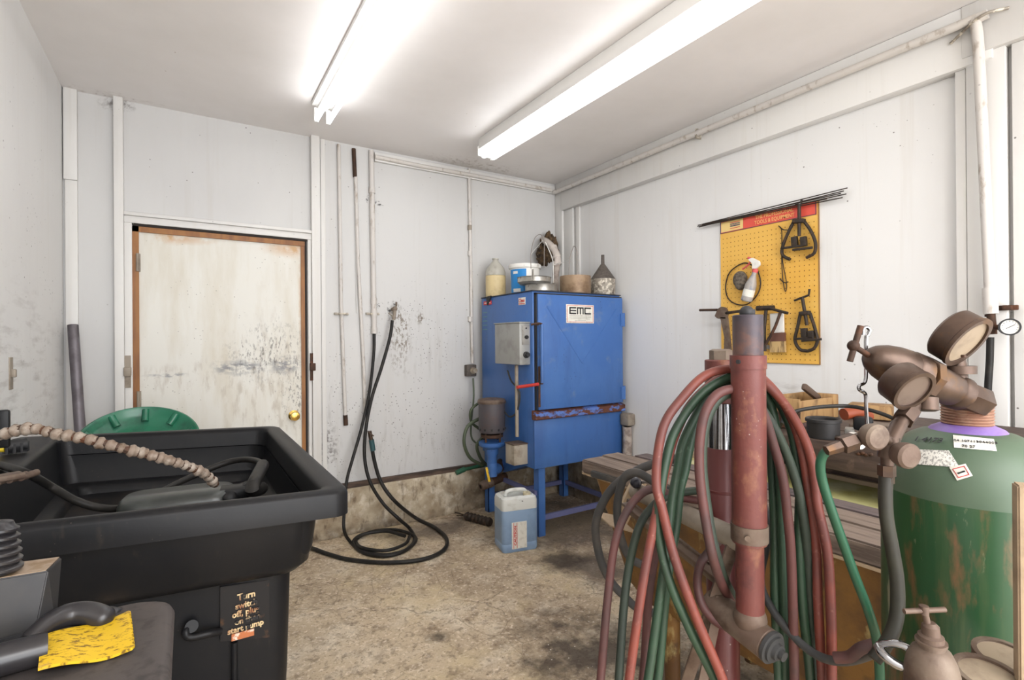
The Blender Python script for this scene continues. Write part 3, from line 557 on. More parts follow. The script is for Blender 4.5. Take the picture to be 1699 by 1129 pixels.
# rusty rail under the door
b = MB(); b.prism([(cx0-.012, cy0-.03, .795), (cx0-.012, cy0-.036, .80), (cx0-.012, cy0-.036, .842), (cx0-.012, cy0+.012, .856), (cx0-.012, cy0+.012, .795)], (cx1-cx0+.012, 0, 0)); b.build('rail', 'bluerust', t)
MB().bb((cx0, cy0-.002, zb+.0), (cx1, cy0+.012, .797), bev=.004).build('lower_panel', 'blue', t)
# handle
hx = aty(899, 540, cy0-.06).x; h1 = aty(899, 538, cy0-.06).z; h0 = aty(899, 636, cy0-.06).z
hd = MB().cyl((hx, cy0-.06, h0), (hx, cy0-.06, h1), .011).build('door_handle', 'blue', dr)
b = MB(); b.tube([(hx, cy0-.06, h1), (hx-.03, cy0-.062, h1+.004), (hx-.075, cy0-.045, h1-.004)], .007, n=8, sm=2); b.tube([(hx-.03, cy0-.06, h1), (hx-.03, cy0-.02, h1)], .01, n=8, sm=1); b.tube([(hx, cy0-.06, h0), (hx, cy0-.02, h0)], .01, n=8, sm=1); b.build('latch_linkage', 'rust', dr)
b = MB(); r0 = aty(858, 643, cy0-.07); r1 = aty(893, 638, cy0-.05); b.tube([r0, r0.lerp(r1, .5), r1], .011, n=10, sm=2); b.build('latch_lever', 'redhandle', dr)
b = MB(); b.bb((cx0+.015, cy0-.032, zd0+.02), (cx0+.03, cy0-.026, 1.15)); b.build('rust_strip', 'rust', dr)
for pz in (1.47, .93):
    b = MB(); b.cyl((cx1+.0, cy0-.022, pz-.05), (cx1+.0, cy0-.022, pz+.05), .013); b.bb((cx1-.035, cy0-.034, pz-.045), (cx1+.0, cy0-.027, pz+.045)); b.build('hinge', 'blue', t)
# EMC badge
a = aty(939, 505, cy0-.03); c = aty(985, 537, cy0-.03); mx = (a+c)/2; W = c.x-a.x; Hh = a.z-c.z
bd = MB().box((mx.x, cy0-.031, mx.z), (W, .004, Hh), bev=.001).build('badge', 'label', dr); lab(bd, 'cream and black EMC badge')
b = MB()
for s1 in (-1, 1):
    b.box((mx.x+s1*(W/2-.008), cy0-.0335, mx.z), (.003, .001, Hh-.014)); b.box((mx.x, cy0-.0335, mx.z+s1*(Hh/2-.008)), (W-.014, .001, .003))
b.build('border', 'redink', bd)
b = MB(); lh = Hh*.38; lw = W*.24; th = lh*.2; yy = cy0-.0335; zc_ = mx.z+Hh*.17
def seg(x, z, w, h): b.box((x, yy, z), (w, .0012, h))
x = mx.x-W*.27; seg(x-lw*.42, zc_, lw*.17, lh)
for q in (-1, 0, 1): seg(x, zc_+q*(lh/2-th/2), lw, th)
x = mx.x; seg(x, zc_+lh/2-th/2, lw, th)
for q in (-1, 0, 1): seg(x+q*(lw*.42), zc_, lw*.17, lh)
x = mx.x+W*.27; seg(x-lw*.42, zc_, lw*.17, lh)
for q in (-1, 1): seg(x, zc_+q*(lh/2-th/2), lw, th)
b.build('lettering', 'ink', bd)
b = MB()
for q in (0, 1, 2, 3):
    wq = (W*.78, W*.78, W*.7, W*.4)[q]; b.box((mx.x, yy, mx.z-Hh*(.1+.085*q)), (wq, .001, .0016))
b.build('fine_print', 'ink', bd)
# stickers on left side (face x=cx0)
def side(px, py, off=.002): return atx(px, py, cx0-off)
p = side(866, 500); q = MB().box(p, (.003, .085, .05), bev=.001).build('sticker', 'label', t)
text('lettering', 'Clean', .036, frame(p-V((.0025, 0, -.004)), (0, -1, 0), (0, 0, 1)), 'redink', q, sx=.9, bold=.0006)
MB().box(p-V((.002, 0, .018)), (.002, .075, .005)).build('underline', 'redink', q)
p = side(809, 503); q = MB().box(p, (.003, .12, .028), bev=.001).build('sticker', 'redink', t); MB().box(p-V((.001, .0, .0)), (.003, .09, .007)).build('text_line', 'label', q)
b = MB()
for i in range(5):
    for j in range(4): b.box(side(805, 519+i*7)+V((0, .03-.018*j, 0)), (.002, .012, .006))
b.build('stencil', mat('stencil', srgb(120, 160, 150), .7), t)
# hook at top left
MB().prism([side(808, 493), side(816, 491), side(813, 500), side(810, 507)], (-.01, 0, 0)).build('hook', 'ink', t)
# control box
a = side(862, 533); c = side(820, 603); xd = .085
bx0 = cx0-xd; ya = atx(862, 560, bx0).y; yb = atx(821, 560, bx0).y; z1 = atx(862, 536, bx0).z; z0 = atx(862, 606, bx0).z
cb = MB().bb((bx0, ya, z0), (cx0, yb, z1), bev=.004).build('control_box', 'grey', t)
MB().bb((bx0-.006, ya-.006, z1), (cx0, yb+.006, z1+.008), bev=.002).build('lid', 'grey', cb)
fy = ya-.002
b = MB(); b.bb((bx0+.018, fy-.003, z0+(z1-z0)*.48), (cx0-.006, fy, z1-.02)); b.build('switch_plate', 'alu', cb)
b = MB(); b.lathe([(.012, 0), (.013, .01), (.009, .02), (0, .02)], ((bx0+cx0)/2+.006, fy-.003, z0+(z1-z0)*.66), (0, -1, 0)); b.lathe([(.005, 0), (.005, .006), (0, .006)], ((bx0+cx0)/2+.006, fy-.003, z1-.035), (0, -1, 0)); b.build('switch', 'ink', cb)
MB().lathe([(.022, 0), (.022, .01), (.017, .013), (.014, .03), (0, .03)], ((bx0+cx0)/2+.006, fy-.001, z0+(z1-z0)*.24), (0, -1, 0)).build('dial', 'ink', cb)
# conduit from control box to junction box
jx = cx0-.05
b = MB(); b.tube([atx(857, 606, jx), atx(858, 725, jx)], .013, n=14, sm=1); b.build('conduit', 'palesteel', t)
ja = atx(868, 737, cx0-.09); jz0 = atx(858, 770, cx0-.06).z; jy = atx(858, 728, jx).y
jb = MB().bb((cx0-.11, jy-.055, jz0), (cx0-.0, jy+.055, jz0+.135), bev=.004).build('junction_box', 'dirtgrey', t)
MB().bb((cx0-.116, jy-.061, jz0+.135), (cx0, jy+.061, jz0+.142), bev=.002).build('lid', 'brownmetal', jb)
# pump motor
mxp = V((1.79, 3.03, 0)); 
for D_ in (0,): pass
pc = atd(816, 700, 3.28); pc = atx(816, 700, cx0-.12); PX, PY = pc.x, pc.y
zz = lambda y: atx(816, y, PX).z
sc = (aty(835, 700, PY).x-aty(797, 700, PY).x)/2
pm = thing('pump_motor', 'dark grey pump motor with blue flange at the left side of the blue cabinet', 'motor', (PX, PY, zz(800)))
MB().lathe([(sc*.93, 0), (sc*1.0, .012), (sc*1.0, zz(668)-zz(717)), ], (PX, PY, zz(717)), n=32).build('housing', mat('motor_paint', srgb(84, 80, 84), .5, .2, [dict(c=srgb(104, 84, 78), s=12, lo=.5, hi=.7, a=.6)]), pm)
MB().lathe([(sc*1.07, 0), (sc*1.09, .014), (sc*1.0, .028), (sc*.6, .034), (0, .036)], (PX, PY, zz(669)), n=32).build('cap', 'brownmetal', pm)
b = MB()
for i in range(12):
    a = i*math.pi/6; b.box((PX+math.cos(a)*sc*.99, PY+math.sin(a)*sc*.99, zz(711)), (.012, .012, .014), rz=a)
b.build('vent', 'ink', pm)
b = MB(); b.lathe([(sc*.55, 0), (sc*.85, .01), (sc*.85, .03)], (PX, PY, zz(727)))
for i in range(4):
    a = i*math.pi/2+.4; b.cyl((PX+math.cos(a)*sc*.75, PY+math.sin(a)*sc*.75, zz(732)), (PX+math.cos(a)*sc*.75, PY+math.sin(a)*sc*.75, zz(716)), .007)
b.build('mount', 'rust', pm)
b = MB(); b.lathe([(.035, zz(790)-zz(733)), (.035, -.10), (.045, -.085), (.045, -.05), (sc*.95, -.028), (sc*1.0, -.02), (sc*1.0, 0), (sc*.6, 0)], (PX, PY, zz(733)), n=28); b.build('flange', 'blue', pm)
b = MB(); zq = zz(778); b.tube([(PX, PY, zq+.04), (PX+.005, PY, zq), (PX+.05, PY+.02, zq-.012), (cx0+.03, PY+.1, zq+.0)], .037, n=18, sm=4); b.build('elbow', 'blue', pm)
MB().tube([(PX+.06, PY+.03, zq-.012), (cx0+.05, PY+.13, zq)], .041, n=18, sm=1).build('nipple', 'rust', pm)
# drain pipe with yellow valve handle, points out to the left
dp = thing('drain_valve', 'rusty drain pipe with a yellow lever under the pump motor', 'valve', atx(835, 800, cx0-.08))
a = atx(797, 808, cx0-.17); c = V((cx0+.06, a.y+.03, a.z+.035))
MB().tube([a.lerp(c, .38), c], .03, n=16, sm=1).build('pipe', 'rust', dp)
b = MB(); dq = (c-a).normalized(); b.lathe([(.016, 0), (.029, .001), (.031, .02), (.034, .03), (.034, .05), (.026, .06), (.036, .075), (.036, .1)], a, dq, 20, cap=False); b.build('valve_body', 'brownmetal', dp)
MB().lathe([(.0, .012), (.024, .012)], a, dq, 20, cap=False).build('bore', 'ink', dp)
MB().bar(atx(807, 776, cx0-.19), atx(812, 800, cx0-.19), .018, .006, bev=.002).build('lever', 'yellow', dp)
# cords behind the pump
yk = PY+.12
for nm, pts, r, m, l in (
   ('power_cord', [(838, 688), (850, 700), (862, 690), (866, 660), (852, 640), (846, 615)], .006, 'hosegrey', 'grey cord looping between the pump motor and the control box'),):
    tag(MB().tube([atx(x-4, y-8 if y > 630 else y, cx0-.05) for x, y in pts], r).build(nm, m), l, 'cord')
tag(MB().tube([aty(800, 665, yk), aty(782, 680, yk), aty(782, 700, yk+.05), aty(795, 712, yk+.06)], .010, n=10).tube([aty(797, 694, yk), aty(776, 708, yk), aty(770, 735, yk), aty(780, 760, yk+.03), aty(800, 772, yk+.08)], .012, n=10).tube([aty(800, 727, yk), aty(791, 740, yk), aty(797, 760, yk+.05), aty(808, 773, yk+.1)], .012, n=10).build('cable', 'hoseolive'), 'thick olive cables looped behind the pump motor', 'cable')
tag(MB().cyl(aty(757, 785, 3.53), aty(771, 779, 3.53), .019).cyl(aty(768, 780, 3.53), aty(806, 771, 3.53), .013).build('hose_end', mat('green_hose_end', srgb(40, 92, 66), .5)), 'green hose end resting on the sill left of the blue cabinet', 'hose')
# corrugated fitting on the floor
b = MB(); a = atz(775, 857, .03); c = atz(818, 868, .03); q = (c-a).normalized(); pr = []
for i in range(14): pr += [(.026 if i % 2 else .032, i*.017)]
b.lathe([(.01, -.03)]+pr, a, q, 16); b.tube([a, a-q*.06+V((0, 0, .005)), a-q*.1+V((.0, .03, 0))], .005, n=6); b.tube([a, a-q*.05+V((0, -.02, 0)), a-q*.12+V((0, -.03, -.01))], .004, n=6)
tag(b.build('corrugated_hose', 'blackrust'), 'short dirty corrugated hose lying on the floor behind the blue fluid can', 'hose')
# lagged pipe right of cabinet
t = thing('lagged_pipe', 'pale dusty lagged pipe between the blue cabinet and right wall', 'pipe', (2.755, 2.9, .5))
p = atx(1050, 676, 2.755)
b = MB(); b.tube([(2.742, 2.755, .30), (2.738, 2.75, .45), (2.746, 2.755, .6), (2.742, 2.755, .68)], .034, n=12); b.build('lagging', 'dust', t)
MB().box((2.742, 2.748, .735), (.075, .09, .09), bev=.014).build('fitting', 'palesteel', t)

# ------------------------------------------------------------------ things on top of the cabinet
zT = zt+.0065
def ontop(px, Y):  # point on the cabinet top below image column px at depth Y
    p = aty(px, 480, Y); return V((p.x, Y, zT))
def halfw(px0, px1, Y): return (aty(px1, 470, Y).x-aty(px0, 470, Y).x)/2
# jug
c = V((2.022, 3.43, zT)); k = 1.
t = thing('plastic_jug', 'cloudy plastic jug of yellowed liquid on the left of the cabinet top', 'jug', c)
r = .078; hz = lambda py: atx(826, py, c.x).z-zT
MB().lathe([(r*.95, 0), (r, .01), (r, hz(458)), (r*.97, hz(458)+.002), (0, hz(458)+.002)], c, n=24).build('liquid', 'jugliquid', t)
MB().lathe([(r, hz(458)+.003), (r*1.01, hz(452)), (r*.85, hz(444)), (r*.3, hz(433)), (r*.26, hz(430)), (r*.32, hz(430)), (r*.32, hz(429)+.004), (0, hz(429)+.004)], c, n=24).build('shoulder', 'jug', t)
# bucket
c = V((2.165, 3.235, zT)); hz = lambda py: aty(865, py, c.y).z-zT
t = thing('plastic_bucket', 'white plastic bucket with a blue label behind the stacked pans', 'bucket', c)
r = .117; top = hz(440)
MB().lathe([(r*.9, 0), (r*.95, top-.03), (r*1.04, top-.028), (r*1.06, top-.012), (r*1.04, top), (r*.96, top), (r*.9, .01), (0, .01)], c, n=32).build('body', 'bucketwhite', t)
def arcband(c, r0, r1, z0, z1, a0, a1, n=14):
    b = MB(); bm = b.bm; V1 = []
    for i in range(n+1):
        a = a0+(a1-a0)*i/n; V1.append((bm.verts.new((c[0]+r0*math.cos(a), c[1]+r0*math.sin(a), z0)), bm.verts.new((c[0]+r1*math.cos(a), c[1]+r1*math.sin(a), z1))))
    for p, q in zip(V1, V1[1:]): bm.faces.new((p[0], q[0], q[1], p[1]))
    return b
al = math.atan2(-c.y, -c.x)   # direction towards the room
arcband(c, r*.917, r*.952, zT+.02, zT+top-.04, al-1.3, al+.1).build('label', 'bucketblue', t)
arcband(c, r*.925, r*.945, zT+.025, zT+.05, al-.9, al-.3).build('label_text', 'bucketwhite', t)
arcband(c, r*.945, r*.955, zT+top-.075, zT+top-.055, al-.9, al-.5).build('label_text', 'bucketwhite', t)
# two aluminium pans stacked
c = V((2.135, 2.985, zT)); 
t = thing('aluminium_pan', 'dull aluminium pan at the bottom of the stack on the cabinet', 'pan', c)
r = .112
MB().lathe([(r*.9, 0), (r, .012), (r, .055), (r*1.03, .06), (r*.97, .06), (r*.93, .01), (0, .01)], c, n=32).build('body', 'alu', t)
b = MB(); b.bar((c.x+r*.98, c.y-.03, zT+.06), (c.x+r*.98, c.y-.03, zT+.012), .008, .012); b.build('clip', 'alu', t)
c2 = V((2.088, 3.0, zT+.0605)); r = .119
t = thing('aluminium_pan', 'dull aluminium pan with a wire bail on top of the pan stack', 'pan', c2)
MB().lathe([(r*.86, 0), (r, .016), (r, .045), (r*1.04, .05), (r*.97, .05), (r*.93, .012), (0, .01)], c2, n=32).build('body', 'alu', t)
MB().bar(aty(884, 447, c2.y-r*1.03), aty(884, 466, c2.y-r*1.03), .018, .006).build('bracket', 'alu', t)
pts = [(881, 446), (881, 420), (886, 398), (893, 390), (899, 391), (903, 402), (903, 425), (903, 444)]
MB().tube([aty(x, y, 3.0) for x, y in pts], .0026, n=6, sm=4).build('bail', 'wire', t)
# tan pot
c = V((aty(953, 470, 2.93).x+.008, 2.93, zT)); r = .114; hh = aty(953, 459, 2.93).z-zT
t = thing('tan_pot', 'stained tan pot with a tall wire bail beside the metal funnel', 'pot', c)
MB().lathe([(r*.97, 0), (r, .006), (r, hh), (r*.95, hh), (r*.94, .01), (0, .01)], c, n=32).build('body', 'tanpot', t)
MB().tube([aty(x, y, c.y-.03) for x, y in ((944, 459), (945, 430), (951, 411), (953, 409), (957, 416), (958, 440), (958, 460))], .0026, n=6, sm=3).build('bail', 'wire', t)
# funnel
c = V((aty(1000, 470, 2.93).x+.002, 2.93, zT)); r = .092; z1 = aty(1000, 464, 2.93).z-zT; z2 = aty(993, 440, 2.96).z-zT; z3 = aty(993, 424, 2.96).z-zT
t = thing('metal_funnel', 'upturned corroded metal funnel at the right of the cabinet top', 'funnel', c)
MB().lathe([(r*.97, 0), (r, .004), (r, z1)], c, n=32).build('rim', 'galv', t)
MB().lathe([(r*1.02, z1), (r*.98, z1+.006), (.018, z2), (.013, z2+.005), (.012, z3), (0, z3)], c, n=32).build('cone', 'funneldark', t)
# flue pipe
t = thing('flue_pipe', 'short vent pipe rising from the cabinet into a burnt hole', 'pipe', ontop(922, 3.2))
yy = 3.2
b = MB(); b.tube([ontop(922, yy), aty(922, 455, yy), aty(924, 438, yy)], .026, n=16, sm=1); b.build('pipe', 'dust', t)
b = MB(); b.tube([aty(924, 441, yy), aty(925, 430, yy+.02), aty(920, 415, yy+.08), aty(908, 402, yy+.2), aty(900, 398, yy+.40)], .027, n=16, sm=5)
for q, s_ in ((aty(924, 438, yy), 1.35), (aty(924, 426, yy+.03), 1.15), (aty(918, 411, yy+.1), 1.15)): b.lathe([(.027, -.012), (.027*s_, -.011), (.027*s_, .011), (.027, .012)], q, V((-.1, .35, 1)), 18)
b.build('elbow', 'straw', t)
MB().tube([aty(905, 402, yy-.0), aty(915, 425, yy-.04), aty(918, 440, yy-.04), aty(918, 470, yy-.04)], .0035, n=6).tube([aty(900, 400, yy+.1), aty(884, 418, 3.05), aty(881, 423, 3.0)], .002, n=6).tube([aty(918, 440, yy-.04), aty(935, 436, yy-.08), aty(944, 431, 2.93)], .002, n=6).build('wire', 'bucketwhite', t)
# burnt torn insulation round hole
b = bmesh.new(); bmesh.ops.create_icosphere(b, subdivisions=5, radius=1)
from mathutils import noise as mnoise
for v in b.verts:
    n = mnoise.noise(v.co*2.2)*.5+mnoise.noise(v.co*6)*.25+mnoise.noise(v.co*14)*.1
    v.co *= 1+n*.6
    v.co = V((v.co.x*.085, v.co.y*.05, v.co.z*.12))
m = MB(); m._merge(b, Matrix.Translation(aty(911, 412, 3.52)))
b = bmesh.new(); bmesh.ops.create_icosphere(b, subdivisions=4, radius=1)
for v in b.verts:
    n = mnoise.noise(v.co*2.7+V((5, 1, 2)))*.5+mnoise.noise(v.co*7)*.3; v.co *= 1+n*.6; v.co = V((v.co.x*.06, v.co.y*.045, v.co.z*.085))
m._merge(b, Matrix.Translation(aty(901, 425, 3.51)))
tag(m.build('torn_insulation', 'fur'), 'brown charred insulation bulging from the wall behind the vent pipe', 'insulation')

# ------------------------------------------------------------------ fluid can
def rrect(hx, hy, r, n=5):
    out = []
    for cx_, cy_, a0 in ((hx-r, hy-r, 0), (-hx+r, hy-r, 90), (-hx+r, -hy+r, 180), (hx-r, -hy+r, 270)):
        for i in range(n+1):
            a = math.radians(a0+90*i/n); out.append((cx_+r*math.cos(a), cy_+r*math.sin(a)))
    return out
def loft(sections, mtx=Matrix(), cap0=True, cap1=True, n=5):   # sections (hx, hy, r, z, ox, oy)
    b = MB(); bm = b.bm; rings = []
    for s in sections:
        hx, hy, r, z = s[:4]; ox, oy = (s[4], s[5]) if len(s) > 4 else (0, 0)
        rings.append([bm.verts.new(mtx @ V((x+ox, y+oy, z))) for x, y in rrect(hx, hy, r, n)])
    for a, c in zip(rings, rings[1:]):
        k = len(a)
        for i in range(k): bm.faces.new((a[i], a[(i+1) % k], c[(i+1) % k], c[i]))
    if cap0: bm.faces.new(rings[0][::-1])
    if cap1: bm.faces.new(rings[-1])
    return b
pl = atz(820, 902, .0); pr_ = atz(872, 911, 0); ctr = V((1.775, 2.78, 0)); hx, hy = .12, .09; rzc = math.radians(-12)
jm = Matrix.Translation(ctr) @ Matrix.Rotation(rzc, 4, 'Z'); zh = atd(850, 815, (ctr-V((0, 0, 0))).dot(_f)).z
zf = zh-.095
t = thing('fluid_can', 'square translucent can of blue fluid on the floor in front of the blue cabinet', 'can', ctr)
loft([(hx*.94, hy*.94, .02, 0), (hx, hy, .028, .012), (hx, hy, .028, .05), (hx*.985, hy*.985, .028, .053), (hx, hy, .028, .057), (hx, hy, .028, zf)], jm).build('fluid', 'jerryfluid', t)
loft([(hx, hy, .028, zf+.0005), (hx, hy, .028, zf+.05), (hx*.96, hy*.96, .03, zf+.07), (hx*.8, hy*.78, .03, zf+.082), (hx*.78, hy*.75, .03, zf+.07), (hx*.5, hy*.3, .02, zf+.066)], jm).build('top', 'jerrytop', t)
b = MB(); b.tube([jm @ V((-.07, .0, zf+.07)), jm @ V((-.05, 0, zf+.1)), jm @ V((.05, 0, zf+.1)), jm @ V((.075, 0, zf+.07))], .013, n=10); b.build('handle', 'jerrytop', t)
MB().lathe([(.024, 0), (.024, .026), (0, .026)], jm @ V((.06, -.045, zf+.068)), n=20).build('cap', mat('yellowed_cap', srgb(200, 190, 160), .5), t)
lb = MB().box((0, 0, 0), (.001, .001, .001)); lb.bm.clear(); lb.box(jm @ V((-.01, -hy-.0015, .105)), (.1, .003, .165), rz=rzc); lbo = lb.build('label', 'label', t)
MB().box(jm @ V((-.048, -hy-.0035, .105)), (.003, .001, .16), rz=rzc).box(jm @ V((-.026, -hy-.0035, .105)), (.003, .001, .16), rz=rzc).build('red_line', 'redink', lbo)
text('lettering', 'CAUTION', .018, frame(jm @ V((-.037, -hy-.0035, .105)), (0, 0, 1), (-math.cos(rzc), -math.sin(rzc), 0)), 'redink', lbo, sx=1.5, bold=.0006)
lb2 = MB().box(jm @ V((hx+.0015, 0, .125)), (.003, .1, .15), rz=rzc).build('label', 'ink', t)
MB().box(jm @ V((hx+.0035, 0, .125)), (.001, .085, .13), rz=rzc).build('label_field', 'fineprint', lb2)

# ------------------------------------------------------------------ black parts washer tub
FR, BR, BL, FL = V((.346, 1.31, .95)), V((.343, 2.50, .95)), V((-.553, 2.62, .975)), V((-.553, 1.37, .975))
def Q(x, y, dz):   # local metres (0..w, 0..d) mapped on the slightly skewed tub
    u = (x+.45)/.9; v = (y+.6)/1.2
    p = FL.lerp(FR, u).lerp(BL.lerp(BR, u), v); p.z += dz; return p
def loftQ(secs, cap0=False, cap1=False, n=6):
    b = MB(); bm = b.bm; R = []
    for l, r_, f, bk, rad, dz in secs:   # insets from the outer rectangle .45 x .6
        x0, x1, y0, y1 = -.45+l, .45-r_, -.6+f, .6-bk
        cx_, cy_ = (x0+x1)/2, (y0+y1)/2
        R.append([bm.verts.new(Q(cx_+x, cy_+y, dz)) for x, y in rrect((x1-x0)/2, (y1-y0)/2, rad, n)])
    for a, c in zip(R, R[1:]):
        k = len(a)
        for i in range(k): bm.faces.new((a[i], a[(i+1) % k], c[(i+1) % k], c[i]))
    if cap0: bm.faces.new(R[0][::-1])
    if cap1: bm.faces.new(R[-1])
    return b
t = thing('parts_washer_tub', 'large black plastic parts washer sink in the left foreground', 'sink', (-.1, 1.9, 0))
secs = [(.02, .02, .02, .02, .03, -.07), (.0, .0, .0, .0, .04, -.066), (.0, .0, .0, .0, .04, -.014), (.004, .004, .004, .004, .04, -.004), (.014, .014, .014, .014, .04, 0),
        (.13, .045, .026, .05, .04, 0), (.14, .055, .036, .06, .04, -.006), (.143, .06, .04, .063, .04, -.02), (.16, .075, .055, .078, .045, -.16), (.165, .08, .06, .083, .04, -.172), (.20, .115, .09, .12, .04, -.176), (.21, .125, .10, .13, .04, -.184), (.215, .13, .105, .135, .04, -.205)]
loftQ(secs, cap1=True).build('basin', 'blackplastic', t, ang=50)
secs = [(.16, .14, .20, .12, .05, -.232), (.09, .10, .075, .10, .06, -.215), (.07, .082, .05, .08, .06, -.19), (.055, .07, .04, .07, .06, -.07), (.06, .075, .05, .075, .06, -.066)]
loftQ(secs).build('sump', 'blackplastic', t, ang=50)
# base cabinet: goes straight down to the floor
b = MB(); bm = b.bm; R = []
for dz, ins in ((-.225, 0), (-.5, .008), (-.99, .03)):
    x0, x1, y0, y1 = -.36+ins, .335-ins, -.47+ins, .47-ins; ring = []
    for x, y in rrect((x1-x0)/2, (y1-y0)/2, .05, 6):
        p = Q((x0+x1)/2+x, (y0+y1)/2+y, dz)
        if dz < -.9: p.z = .001
        ring.append(bm.verts.new(p))
    R.append(ring)
for a, c in zip(R, R[1:]):
    k = len(a)
    for i in range(k): bm.faces.new((a[i], a[(i+1) % k], c[(i+1) % k], c[i]))
bm.faces.new(R[-1]); b.build('base', 'blackplastic', t)
# warning sign on the front of the base
pA = Q(.0, -.47, -.3); yS = pA.y-.02
a = aty(365, 975, yS); c = aty(447, 962, yS); e_ = aty(365, 1066, yS); f_ = aty(443, 1060, yS)
sg = MB().prism([a, c, V((c.x, c.y, f_.z)), V((a.x, a.y, e_.z))], (0, .012, 0), bev=.001).build('warning_sign', mat('black_sign', srgb(30, 29, 30), .35, 0, [dict(c=srgb(90, 62, 40), s=30, lo=.6, hi=.7, a=.6)]), t)
for s_, px, py, sz in (('Turn', 409, 989, .022), ('switch', 409, 1003, .021), ('off, plug', 408, 1016, .021), ('on then', 411, 1028, .020), ('start pump', 408, 1041, .020)):
    p = aty(px, py, yS-.003); text('lettering', s_, sz, frame(p, (1, 0, .03), (0, 0, 1)), 'creamink', sg, sx=.92, bold=.0007)
p = aty(403, 1054, yS-.003); MB().box(p, (.05, .002, .017)).build('rust_patch', mat('rusty_patch', srgb(170, 100, 60), .8, 0, [dict(c=srgb(210, 196, 180), s=50, lo=.5, hi=.6)]), sg)
b = MB(); b.tube([aty(313, 1041, yS), aty(308, 1050, yS-.01), aty(316, 1058, yS-.012), aty(345, 1052, yS-.012), aty(366, 1048, yS)], .009, n=10); b.cyl(aty(318, 1040, yS+.02), aty(318, 1040, yS-.01), .014); b.cyl(aty(389, 1066, yS), aty(389, 1129, yS)-V((0, 0, .3)), .007); b.build('cable_clamp', 'blackplastic', t)
# black pump box in the basin
pb = thing('submersible_pump', 'black oval housing lying inside the black sink', 'pump', Q(.02, -.38, -.17))
p0 = atz(205, 850, .845); p1 = atz(385, 828, .845)
ax_ = (p1-p0); ax_.z = 0; L_ = ax_.length; ang = math.atan2(ax_.y, ax_.x); ctr = (p0+p1)/2+V((0, .05, 0))
zb_ = .80
jm = Matrix.Translation((ctr.x, ctr.y+.0, zb_)) @ Matrix.Rotation(ang, 4, 'Z')
L2 = L_*.56
loft([(L2, .082, .06, 0), (L2*1.0, .082, .06, .05), (L2*.96, .076, .06, .066), (L2*.9, .068, .05, .074)], jm).build('housing', mat('black_pump_plastic', srgb(74, 78, 76), .3, 0, [dict(c=srgb(104, 110, 104), s=7, lo=.45, hi=.66, a=.7)]), pb, ang=50)
e1 = jm @ V((L2*.96, 0, .045))
b = MB(); b.box(jm @ V((L2*.95, -.02, .05)), (.09, .08, .05), rz=ang, bev=.012); b.lathe([(.02, 0), (.02, .02), (.012, .024), (0, .024)], jm @ V((L2*.9, -.06, .05)), (0, -1, .3), 16); b.build('clamp', 'blackplastic', pb)
b = MB(); b.tube([jm @ V((L2, 0, .05)), jm @ V((L2+.07, .0, .055)), atz(418, 812, .90), atz(436, 772, .93)], .019, n=12, sm=5); b.build('nozzle', 'blackhose', pb)
b = MB()
for i in range(4): b.tube([jm @ V((L2-.01, -.02+.01*i, .06)), jm @ V((L2+.04, -.02+.012*i, .075)), jm @ V((L2+.08, -.01+.008*i, .06))], .006, n=6)
b.build('straps', 'blackplastic', pb)
# black cable drooping over the tub
pts = [atz(-40, 762, .985), atz(0, 772, .985), atz(45, 786, .985), atd(85, 808, 1.40), atd(125, 831, 1.40), atd(165, 843, 1.43), atd(205, 843, 1.5), atd(250, 825, 1.6), atd(310, 795, 1.75), atd(370, 770, 1.85), atd(405, 763, 1.85), atd(430, 767, 1.78), atd(437, 780, 1.7), atd(428, 800, 1.6), e1+V((.06, 0, .02))]
tag(MB().tube(pts, .0105, n=10, sm=6).build('black_hose', 'blackhose'), 'thin black hose drooping across the inside of the black sink', 'hose')
# segmented flexible faucet
path = [atd(-40, 735, 1.12), atd(0, 722, 1.12), atd(45, 711, 1.13), atd(90, 719, 1.14), atd(150, 731, 1.16), atd(220, 749, 1.20), atd(280, 764, 1.25), atd(320, 778, 1.30), atd(345, 790, 1.34), atd(360, 808, 1.38)]
P = []
for i in range(len(path)-1):
    p_ = path[max(i-1, 0)]; q0 = path[i]; q1 = path[i+1]; q2 = path[min(i+2, len(path)-1)]
    for j in range(20):
        tt = j/20; P.append(.5*((2*q0)+(q1-p_)*tt+(2*p_-5*q0+4*q1-q2)*tt*tt+(3*q0-p_-3*q1+q2)*tt**3))
segl = .0185; acc = 0; b = MB(); last = P[0]
prof = [(.0098, -.001), (.0115, .001), (.0138, .006), (.0132, .0095), (.0112, .012), (.0102, .0185)]
for p_, q_ in zip(P, P[1:]):
    acc += (q_-p_).length
    if acc >= segl:
        dd = (q_-last); jit = 1+random.uniform(-.12, .14); b.lathe([(r_*jit, h_) for r_, h_ in prof], last, dd+V([random.uniform(-.004, .004) for _ in range(3)]), 12); last = q_.copy(); acc = 0
t = thing('flexible_faucet', 'greasy segmented flexible hose arching over the black sink', 'faucet', path[1])
b.build('segments', 'lime', t); MB().tube(P[::5], .0098, n=8, sm=1).build('core', 'rust', t)
